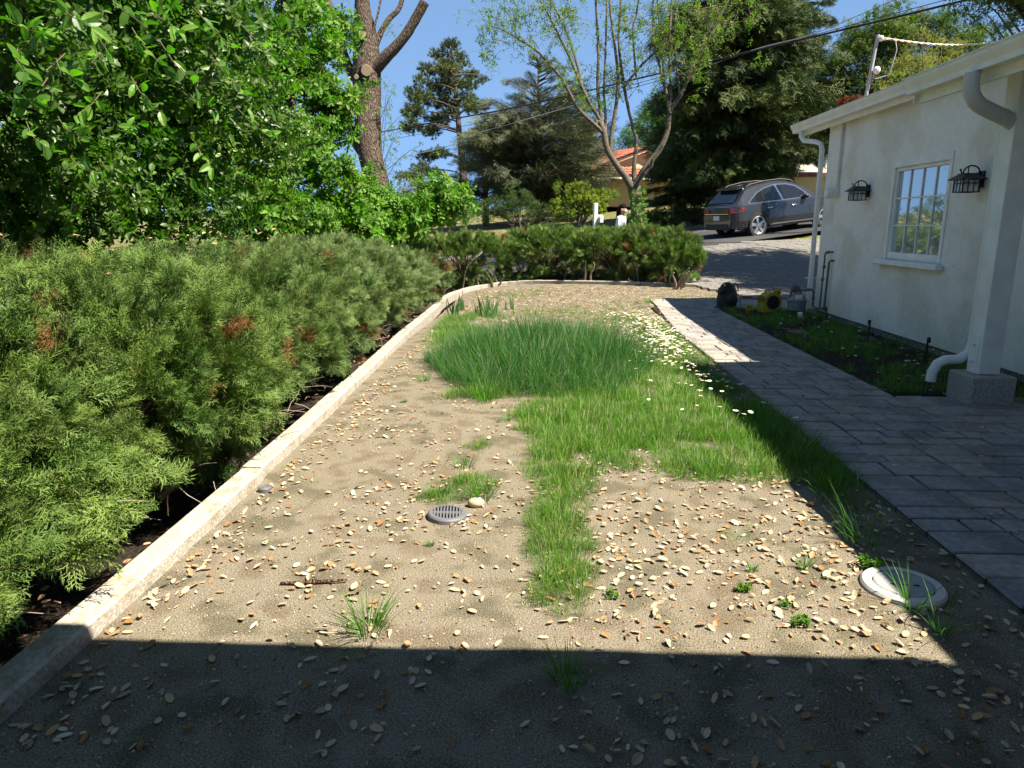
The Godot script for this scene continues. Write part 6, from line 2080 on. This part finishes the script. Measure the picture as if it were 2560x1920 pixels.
func cables() -> void:
	for s in [
		["thick black overhead cable bundle crossing the sky above the driveway", [[300, 455, 48], [970, 327, 36], [1300, 266, 30], [1720, 166, 24], [2100, 76, 20], [2440, -6, 17.5], [2800, -95, 15]], 0.030, "cable_black"],
		["thin dark overhead wire just below the thick cable bundle", [[300, 470, 48], [970, 350, 36], [1300, 285, 30], [1720, 174, 24], [2100, 70, 20], [2400, -10, 17.5], [2800, -120, 15]], 0.010, "cable_black"],
		["pale sagging overhead wire lowest of the street cables", [[300, 530, 46], [1010, 392, 35], [1180, 337, 32], [1300, 303, 30], [1440, 262, 28], [1560, 226, 26], [1720, 180, 24], [1900, 120, 22], [2030, 86, 20.5], [2230, 2, 18], [2500, -110, 15]], 0.013, "cable_grey"],
		["fine pale wire crossing near the pine top", [[700, 200, 60], [1080, 150, 56], [1140, 138, 55], [1500, 60, 45], [1800, -10, 40]], 0.012, "cable_grey"]]:
		var p := []
		for k in s[1]: p.append(W(k[0], k[1], k[2]))
		var c := Curve3D.new()
		for i in p.size():
			var tg: Vector3 = (p[mini(i + 1, p.size() - 1)] - p[maxi(i - 1, 0)]) / 6.0
			c.add_point(p[i], -tg, tg)
		var pp := []
		for i in p.size() - 1:
			for k in 8: pp.append(c.sample(i, k / 8.0))
		pp.append(p[-1])
		var mb := Mb.new()
		mb.tube(pp, rep(s[2], pp.size()), 6)
		single("overhead_cable", mb, M[s[3]], s[0], "cable", Vector3.ZERO, "overhead street cables")
	# twisted service drop from the mast
	var mb := Mb.new()
	var a := Vector3(5.13, 4.27, -12.0)
	var b := W(2530, 98, 13.5)
	for s in 2:
		var pp := []
		for i in 120:
			var t := i / 119.0 * 1.5
			var q := a.lerp(b, t) - Vector3.UP * 0.10 * sin(PI * minf(t, 1.0))
			var g := t * 70.0 + s * PI
			pp.append(q + Vector3(0, cos(g), sin(g)) * 0.008)
		mb.tube(pp, rep(0.009, pp.size()), 5)
	single("service_drop", mb, M.cable_white, "cream twisted service wire running from the roof mast over the eave", "cable")

# ---------------------------------------------------------------- grass and litter
func inside(x: float, z: float, e: Array) -> float:
	var dx: float = (x - e[0]) / e[2]
	var dz: float = (z - e[1]) / e[3]
	return dx * dx + dz * dz

func on_lawn(x: float, z: float) -> bool:
	if z < -13.9: return x > -1.5 and x < 4.1 - (-z - 13.9) * 0.5 and z > -16.4 + maxf(0.0, x) * 0.25
	return x > -1.62 and x < 1.88 + maxf(0.0, -z - 10.0) * 0.06

func grasses() -> void:
	var tall := tuft_mesh(M.blade, 17, 0.60, 0.0056, 0.58, 0.42, 0.06)
	var short := tuft_mesh(M.blade, 18, 0.15, 0.0042, 0.6, 0.25, 0.06)
	var tiny := tuft_mesh(M.blade, 12, 0.055, 0.0035, 0.9, 0.2, 0.05, 2)
	var ts := []
	var cs := []
	# the tall blue-green clump
	var n := 0
	while n < 2100:
		var x := rb(-1.3, 1.4)
		var z := rb(-9.7, -5.8)
		var e := inside(x, z, [-0.02, -7.75, 1.16 + 0.25 * NZ.get_noise_2d(z * 3.0, 4.0), 1.75 + 0.3 * NZ.get_noise_2d(x * 3.0, 7.0)])
		if e > 1.0: continue
		n += 1
		var s := (1.0 - 0.45 * e * e) * rb(0.6, 1.15) * (1.0 + 0.55 * NZ.get_noise_2d(x * 5.0, z * 5.0))
		ts.append(Transform3D(Basis(Vector3.UP, rb(0, TAU)) * Basis(Vector3.RIGHT, rb(-0.2, 0.2)) * Basis().scaled(Vector3.ONE * s), Vector3(x, lawn_y(x, z), z)))
		cs.append(jit(Color(0.034, 0.12, 0.032).lerp(Color(0.10, 0.22, 0.058), R.randf() * 0.7 + 0.3 * e), 0.25) if R.randf() > 0.05 else Color(0.34, 0.33, 0.14))
	var o := many(self, "tall_grass", tall, ts, cs)
	o.set_meta("label", "tall dark green grass clump in the middle of the lawn")
	o.set_meta("category", "grass")
	# mid-height bright grass: strips and patches [x, z, rx, rz, weight, scale]
	ts = []
	cs = []
	var areas := [[0.32, -5.35, 0.55, 1.0, 1100, 1.0], [0.75, -5.3, 0.75, 0.75, 900, 1.0], [0.30, -4.6, 0.38, 0.5, 350, 0.9], [1.35, -5.3, 0.45, 0.9, 450, 1.0], [0.15, -4.2, 0.27, 0.45, 260, 0.8], [0.10, -3.45, 0.17, 0.55, 240, 0.75], [0.08, -2.85, 0.15, 0.30, 160, 0.7], [0.10, -3.12, 0.16, 0.4, 170, 0.7], [-0.42, -3.95, 0.16, 0.16, 90, 0.6], [-0.55, -3.75, 0.16, 0.10, 70, 0.5], [-0.45, -4.7, 0.10, 0.12, 40, 0.5], [0.95, -3.3, 0.12, 0.1, 25, 0.4], [1.15, -6.5, 0.75, 1.7, 1150, 1.0], [1.15, -4.35, 0.45, 0.32, 330, 0.85], [1.45, -4.7, 0.3, 0.6, 230, 0.9], [1.6, -8.8, 0.42, 2.6, 950, 0.9], [1.75, -4.9, 0.17, 1.2, 330, 1.25], [-1.45, -11.2, 0.3, 1.1, 300, 1.0], [-1.3, -9.4, 0.3, 0.5, 200, 1.0], [-1.05, -12.0, 0.5, 0.6, 200, 0.8], [1.2, -11.3, 0.8, 1.6, 420, 0.6], [-0.2, -12.3, 1.0, 0.7, 160, 0.6], [-1.25, -10.2, 0.4, 0.5, 160, 1.1], [-0.55, -6.2, 0.3, 0.25, 130, 1.0], [2.2, -13.6, 0.5, 0.25, 120, 0.8], [3.3, -13.95, 0.5, 0.15, 90, 0.8], [0.9, -13.2, 1.6, 1.2, 180, 0.6], [-0.6, -15.2, 0.9, 0.8, 120, 0.8], [0.6, -6.0, 0.7, 0.5, 350, 1.1], [1.0, -5.3, 0.6, 0.5, 250, 0.8]]
	for a in areas:
		for i in a[4]:
			var u := rdir()
			var r := sqrt(R.randf()) * (1.0 + 0.35 * NZ.get_noise_2d(u.x * 3 + a[0], u.z * 3 + a[1]))
			if R.randf() < 0.14: r *= rb(1.1, 1.6)
			var g := Vector2(u.x, u.z).normalized() * r
			var x: float = a[0] + g.x * a[2]
			var z: float = a[1] + g.y * a[3]
			if not on_lawn(x, z): continue
			if NZ.get_noise_2d(x * 6.0, z * 6.0) < -0.45 + 0.4 * minf(r * r, 1.0): continue
			var s: float = a[5] * rb(0.55, 1.2) * maxf(0.4, 1.15 - 0.45 * r)
			ts.append(Transform3D(Basis(Vector3.UP, rb(0, TAU)).scaled(Vector3.ONE * s), Vector3(x, lawn_y(x, z), z)))
			cs.append(jit(Color(0.095, 0.215, 0.026).lerp(Color(0.22, 0.325, 0.06), R.randf()), 0.22) if R.randf() > 0.09 else jit(Color(0.38, 0.33, 0.17), 0.2))
	o = many(self, "lawn_grass", short, ts, cs)
	o.set_meta("label", "bright green uneven grass spreading between bare soil and path")
	o.set_meta("category", "grass")
	# sparse sprouts everywhere
	ts = []
	cs = []
	for i in 1500:
		var x := rb(-1.6, 4.0)
		var z := rb(-16.3, -2.0)
		if not on_lawn(x, z) or NZ.get_noise_2d(x * 3.0 + 40.0, z * 3.0) < (0.12 if z > -11 else -0.2): continue
		ts.append(Transform3D(Basis(Vector3.UP, rb(0, TAU)).scaled(Vector3.ONE * rb(0.5, 1.3)), Vector3(x, lawn_y(x, z), z)))
		cs.append(jit(Color(0.095, 0.215, 0.026).lerp(Color(0.22, 0.325, 0.06), R.randf()), 0.22))
	o = many(self, "sprouting_grass", tiny, ts, cs)
	o.set_meta("label", "tiny grass sprouts dotted over the bare soil")
	o.set_meta("category", "grass")
	# shade-side grass along the bed and weeds between pavers
	ts = []
	cs = []
	for i in 1000:
		var x := rb(3.14, 4.55)
		var z := rb(-12.8, -6.4)
		if NZ.get_noise_2d(x * 2.5, z * 2.0 + 90.0) < -0.15: continue
		ts.append(Transform3D(Basis(Vector3.UP, rb(0, TAU)).scaled(Vector3.ONE * rb(0.5, 1.2)), Vector3(x, th(x, z), z)))
		cs.append(jit(Color(0.095, 0.215, 0.026).lerp(Color(0.22, 0.325, 0.06), R.randf()), 0.22))
	for i in 260:
		var x := rb(4.1, 4.58)
		var z := rb(-6.2, -5.0)
		ts.append(Transform3D(Basis(Vector3.UP, rb(0, TAU)).scaled(Vector3.ONE * rb(0.6, 1.3)), Vector3(x, th(x, z), z)))
		cs.append(jit(Color(0.095, 0.215, 0.026).lerp(Color(0.22, 0.325, 0.06), R.randf()), 0.22))
	o = many(self, "bed_grass", short, ts, cs)
	o.set_meta("label", "thin dark weeds and grass in the shaded bed by the wall")
	o.set_meta("category", "weeds")
	ts = []
	cs = []
	for i in 320:
		var x := rb(1.95, 4.4)
		var z := rb(-10.0, -2.2)
		if not paved(x, z): continue
		ts.append(Transform3D(Basis(Vector3.UP, rb(0, TAU)).scaled(Vector3.ONE * rb(0.2, 0.5)), Vector3(x, th(x, z) + 0.01, z)))
		cs.append(jit(Color(0.095, 0.215, 0.026).lerp(Color(0.22, 0.325, 0.06), R.randf()), 0.22))
	o = many(self, "joint_weeds", tiny, ts, cs)
	o.set_meta("label", "small weeds growing in the joints between pavers")
	o.set_meta("category", "weeds")
	# single tufts one can point at
	var solo := [[918, 1570, 0.22, 60, "bushy bright grass tuft at the edge of the porch shade"], [1215, 1000, 0.30, 70, "dark grass tuft at the corner of the tall grass clump"], [1160, 1165, 0.15, 30, "grass tuft standing behind the round drain grate"], [1205, 1240, 0.22, 60, "dense grass tuft around the pale stone by the drain grate"], [1100, 1235, 0.14, 40, "low grass tuft touching the drain grate rim"], [2165, 1350, 0.34, 30, "long bladed grass clump beside the shaded path"], [2350, 1580, 0.26, 16, "thin long grass blades by the round utility lid"], [2280, 1520, 0.26, 14, "few tall grass blades at the front rim of utility lid"], [1010, 1003, 0.06, 45, "small bright grass patch alone on bare soil"], [1420, 1700, 0.18, 50, "dark grass tuft standing inside the porch shade"], [1060, 950, 0.16, 40, "tufted grass near the concrete edging beside tall clump"], [1075, 1360, 0.06, 25, "thin grass wisp on bare soil before the drain grate"], [2010, 1420, 0.13, 24, "weedy grass tuft among dry leaves near the utility lid"], [1880, 1425, 0.10, 20, "small grass tuft among dry leaves in open soil"], [1265, 1050, 0.10, 30, "short grass tuft in front of the tall clump"], [2080, 1250, 0.24, 30, "leaning grass tuft where the shade edge meets the path"]]
	for s in solo:
		var c := G(s[0], s[1])
		var mb := tuft_mesh(M.blade, int(s[3] * 1.5), s[2], 0.0046, 0.55, 0.3, s[2] * (0.3 if s[3] > 29 else 0.1))
		var mi := MeshInstance3D.new()
		mi.name = numbered("grass_tuft")
		var a: Array = mb.surface_get_arrays(0)
		var cc: PackedColorArray = a[Mesh.ARRAY_COLOR]
		for i in cc.size():
			var k := cc[i].r
			cc[i] = Color(0.105 * k, 0.245 * k, 0.028 * k)
		a[Mesh.ARRAY_COLOR] = cc
		var am := ArrayMesh.new()
		am.add_surface_from_arrays(Mesh.PRIMITIVE_TRIANGLES, a)
		am.surface_set_material(0, M.blade)
		mi.mesh = am
		mi.position = Vector3(c.x, lawn_y(c.x, c.z), c.z)
		add_child(mi, true)
		tag(mi, s[4], "grass tuft", "single grass tufts on the bare lawn")
	# broad-leaved weeds
	var wm := twig_mesh(M.leaf_soft, 16, 0.035, 0.02, 0.09, 0, 0.1)
	for s in [[2185, 1420, 1.4, "leafy green weed growing against the utility lid rim"], [2000, 1560, 1.0, "small leafy weed alone among dry leaves"], [1965, 1515, 0.6, "tiny leafy weed sprouting above a larger weed"], [1858, 1475, 0.8, "low leafy weed amid stubble and dry leaves"], [1535, 1490, 0.7, "small weed at the fringe of the grass strip"], [2380, 830, 1.6, "spindly weed climbing the stucco near the porch post"]]:
		var c := G(s[0], s[1])
		if s[0] > 2300: c = Vector3(4.5, 0, -7.0)
		var t := thing("leafy_weed", s[3], "weed", Vector3(c.x, lawn_y(c.x, c.z), c.z), "leafy weeds")
		var ts2 := []
		var cs2 := []
		for i in 9:
			ts2.append(Transform3D(facing(Vector3(rb(-0.7, 0.7), 1, rb(-0.7, 0.7)), rb(0, TAU)).scaled(Vector3.ONE * s[2] * rb(0.3, 0.55)), Vector3(rb(-0.03, 0.03), 0, rb(-0.03, 0.03)) * s[2]))
			cs2.append(jit(Color(0.11, 0.25, 0.02), 0.2))
		many(t, "leaves", wm, ts2, cs2)
	# iris fans by the edging
	var k := 0
	for s in [[1132, 785, 7], [1150, 770, 6], [1192, 786, 8], [1220, 788, 9], [1240, 786, 8], [1212, 772, 6], [1272, 770, 4]]:
		var c := G(s[0], s[1])
		var mb := Mb.new()
		for i in s[2]:
			mb.col = Color(0.10, 0.20, 0.075) * rb(0.8, 1.3)
			var d := Vector3(rb(-0.35, 0.35), 1, rb(-0.2, 0.2)).normalized()
			mb.blade(Vector3(rb(-0.09, 0.09), -0.01, rb(-0.06, 0.06)), d, Vector3(0.9, 0, rb(-0.4, 0.4)).normalized(), rb(0.22, 0.42), rb(0.025, 0.036), rb(0.0, 0.06), 4)
		single("iris_plant", mb, M.blade, "iris fan of flat sword-like grey-green leaves beside the edging", "iris", Vector3(c.x, lawn_y(c.x, c.z), c.z), "iris fans beside the edging")
	# daisies
	var dm := Mb.new()
	dm.col = Color(0.12, 0.22, 0.04)
	dm.tube([Vector3(0, -0.01, 0), Vector3(0.004, 0.07, 0.003), Vector3(0, 0.13, 0)], [0.0014, 0.0012, 0.001], 3, false)
	dm.col = Color(0.80, 0.80, 0.78)
	for i in 11:
		var b := Basis(Vector3.UP, TAU * i / 11.0) * Basis(Vector3.RIGHT, PI / 2 - 0.12)
		dm.leaf(Transform3D(b, Vector3(0, 0.13, 0)), 0.018, 0.009, 0.05, -0.1)
	dm.col = Color(0.62, 0.42, 0.03)
	dm.lathe(Transform3D(Basis(), Vector3(0, 0.13, 0)), [Vector2(0.006, 0.001), Vector2(0.005, 0.004), Vector2(0, 0.005)], 8)
	var daisy := dm.done(M.petal)
	var spots := []
	while spots.size() < 210:
		var x := rb(0.5, 1.95)
		var z := rb(-11.8, -4.6)
		var ctr := 1.25 + 0.05 * (z + 8.0) + (0.0 if z < -7 else (z + 7.0) * 0.16)
		var dens := exp(-pow((x - ctr - 0.15) / 0.38, 2.0)) * exp(-pow((z + 9.3) / 1.9, 2.0)) + 0.12 * exp(-pow((x - 1.5) / 0.3, 2.0))
		if R.randf() < dens and on_lawn(x, z): spots.append(Vector3(x, lawn_y(x, z), z))
	for p in spots:
		var mi := piece(self, numbered("daisy"), daisy, Transform3D(Basis.from_euler(Vector3(rb(-0.1, 0.35), rb(0, TAU), rb(-0.25, 0.25))).scaled(Vector3.ONE * rb(0.8, 1.35)), p))
		tag(mi, "white daisy blooming in the lush grass along the path", "daisy", "daisies along the path")
	for i in 80:
		var x := rb(3.25, 4.45)
		var z := -6.5 - 6.0 * pow(R.randf(), 1.5)
		var mi := piece(self, numbered("daisy"), daisy, Transform3D(Basis.from_euler(Vector3(rb(-0.1, 0.35), rb(0, TAU), rb(-0.25, 0.25))).scaled(Vector3.ONE * rb(0.7, 1.2)), Vector3(x, th(x, z), z)))
		tag(mi, "white daisy in the shaded bed along the house wall", "daisy", "daisies in the shaded bed")
	var ds := []
	var dc := []
	for i in 1500:
		var z := rb(-12.0, -5.4)
		var x := 1.50 - 0.02 * (z + 8.0) + rb(-1.15, 0.9) * R.randf() * 0.6
		if not on_lawn(x, z) or R.randf() > exp(-pow((z + 9.2) / 1.9, 2.0)): continue
		ds.append(Transform3D(Basis.from_euler(Vector3(rb(-0.1, 0.3), rb(0, TAU), rb(-0.2, 0.2))).scaled(Vector3.ONE * rb(0.7, 1.2)), Vector3(x, lawn_y(x, z), z)))
		dc.append(Color(1, 1, 1))
	o = many(self, "daisy_drift", daisy, ds, dc)
	o.set_meta("label", "dense drift of small white daisies filling in along the path")
	o.set_meta("category", "daisies")

func litter() -> void:
	# dry oval leaves
	var variants := []
	var cols := [Color(0.42, 0.31, 0.19), Color(0.47, 0.38, 0.25), Color(0.36, 0.23, 0.12), Color(0.50, 0.42, 0.29), Color(0.28, 0.145, 0.06), Color(0.38, 0.31, 0.21)]
	for i in 6:
		var mb := Mb.new()
		mb.col = cols[i]
		var cup: float = [0.35, -0.3, 0.5, 0.2, -0.45, 0.3][i]
		mb.leaf(Transform3D(Basis(Vector3.RIGHT, PI / 2), Vector3(0, 0, -0.022)), 0.042, 0.023, -cup, [0.12, -0.15, 0.2, 0.05, -0.2, 0.1][i], 2)
		variants.append(mb.done(M.dry_leaf))
	var plain := Mb.new()
	plain.leaf(Transform3D(Basis(Vector3.RIGHT, PI / 2), Vector3(0, 0, -0.022)), 0.045, 0.024, -0.3, 0.12, 2)
	var pm := plain.done(M.dry_leaf)
	var place := func(x: float, z: float) -> Transform3D:
		var y := lawn_y(x, z) + rb(0.004, 0.012)
		return Transform3D(Basis.from_euler(Vector3(rb(-0.35, 0.35), rb(0, TAU), rb(-0.4, 0.4))).scaled(Vector3(rb(0.7, 1.25), rb(0.5, 1.5), rb(0.75, 1.3)) * (rb(0.6, 0.98) if R.randf() < 0.6 else rb(0.22, 0.5))), Vector3(x, y, z))
	var made := 0
	var ts := []
	var cs := []
	var tries := 0
	while tries < 34000:
		tries += 1
		var z := -1.75 - 14.8 * pow(R.randf(), 1.25)
		var x := rb(-1.66, 4.0)
		if not on_lawn(x, z): continue
		if absf(x) > -z * 0.85 + 0.6: continue
		var dens := 0.25 + 0.75 * NZ.get_noise_2d(x * 2.2 + 13.0, z * 2.2)
		dens = maxf(dens, 0.05) + 0.8 * exp(-pow((x + 1.58) / 0.16, 2.0))
		dens += 0.4 * exp(-pow((x - 0.25) / 0.25, 2.0)) * (1.0 if z > -4.5 else 0.3)
		if x > 0.3 and z > -4.4: dens += 0.25
		if z < -11.5: dens += 0.5
		if inside(x, z, [0.0, -7.7, 1.2, 1.8]) < 1.0: dens *= 0.1
		if z > -2.35: dens *= 0.6
		if R.randf() > dens: continue
		if z > -5.2 and made < 300 and R.randf() < 0.4:
			var mi := piece(self, numbered("fallen_leaf"), variants[R.randi() % 6], place.call(x, z))
			if z > -2.38: tag(mi, "dry oak leaf lying on soil inside the porch shade", "dry leaf", "dry oak leaves in the porch shade")
			else: tag(mi, "dry tan oak leaf lying on sunlit bare soil", "dry leaf", "dry oak leaves on the sunlit lawn")
			made += 1
		else:
			ts.append(place.call(x, z))
			cs.append(jit(cols[R.randi() % 6], 0.2))
	# along the hedge foot and on the bed and pavers
	for i in 500:
		var z := -1.5 - 13.0 * R.randf()
		ts.append(Transform3D(Basis.from_euler(Vector3(rb(-0.5, 0.5), rb(0, TAU), rb(-0.5, 0.5))), Vector3(rb(-2.7, -1.95), -0.22, z)))
		cs.append(jit(Color(0.35, 0.22, 0.13), 0.3))
	for i in 260:
		var x := rb(2.0, 4.5)
		var z := rb(-12.5, -2.0)
		ts.append(Transform3D(Basis.from_euler(Vector3(rb(-0.2, 0.2), rb(0, TAU), rb(-0.2, 0.2))).scaled(Vector3.ONE * 0.8), Vector3(x, th(x, z) + 0.03, z)))
		cs.append(jit(cols[R.randi() % 6], 0.25))
	for i in 110:
		var z := -1.5 - 10.0 * R.randf()
		var xx := rb(-0.95, 0.95)
		ts.append(Transform3D(Basis.from_euler(Vector3(rb(-0.5, 0.5), rb(0, TAU), rb(-0.5, 0.5))).scaled(Vector3.ONE * rb(0.8, 1.4)), Vector3(-3.1 + xx, 0.66 + 0.78 * sqrt(1.0 - xx * xx * 0.85), z)))
		cs.append(jit(Color(0.45, 0.27, 0.15), 0.3))
	var o := many(self, "leaf_litter", pm, ts, cs)
	o.set_meta("label", "scattered dry tan leaf litter over the bare lawn")
	o.set_meta("category", "leaf litter")
	# grit and dead stubble in the soil
	var gm := Mb.new()
	gm.ball(Vector3.ZERO, Vector3(1, 0.7, 0.85), 6, 4)
	var gr := gm.done(M.gritstone)
	ts = []
	cs = []
	for i in 15000:
		var z := -1.6 - 6.5 * pow(R.randf(), 1.4)
		var x := rb(-1.66, 1.85)
		if absf(x) > -z * 0.85 + 0.6: continue
		var s := 0.0018 + 0.0042 * pow(R.randf(), 3.0)
		ts.append(Transform3D(Basis.from_euler(Vector3(rb(0, 3), rb(0, 3), rb(0, 3))).scaled(Vector3.ONE * s), Vector3(x, lawn_y(x, z) + s * 0.3, z)))
		cs.append(jit(Color(0.26, 0.22, 0.15), 0.6))
	o = many(self, "soil_grit", gr, ts, cs)
	o.set_meta("label", "fine tan grit over the bare soil")
	o.set_meta("category", "grit")
	var sm := tuft_mesh(M.dry_leaf, 10, 0.03, 0.0016, 2.2, 0.1, 0.06, 1)
	ts = []
	cs = []
	for i in 6500:
		var z := -1.7 - 4.2 * R.randf()
		var x := rb(-1.3, 1.85)
		if absf(x) > -z * 0.85 + 0.6 or NZ.get_noise_2d(x * 2.0 + 70.0, z * 2.0) < -0.15 - 0.4 * clampf(x, 0, 1): continue
		ts.append(Transform3D(Basis(Vector3.UP, rb(0, TAU)).scaled(Vector3.ONE * rb(0.6, 1.3)), Vector3(x, lawn_y(x, z), z)))
		cs.append(jit(Color(0.34, 0.28, 0.19), 0.25))
	o = many(self, "dead_stubble", sm, ts, cs)
	o.set_meta("label", "matted pale dead grass stubble on the bare soil")
	o.set_meta("category", "stubble")
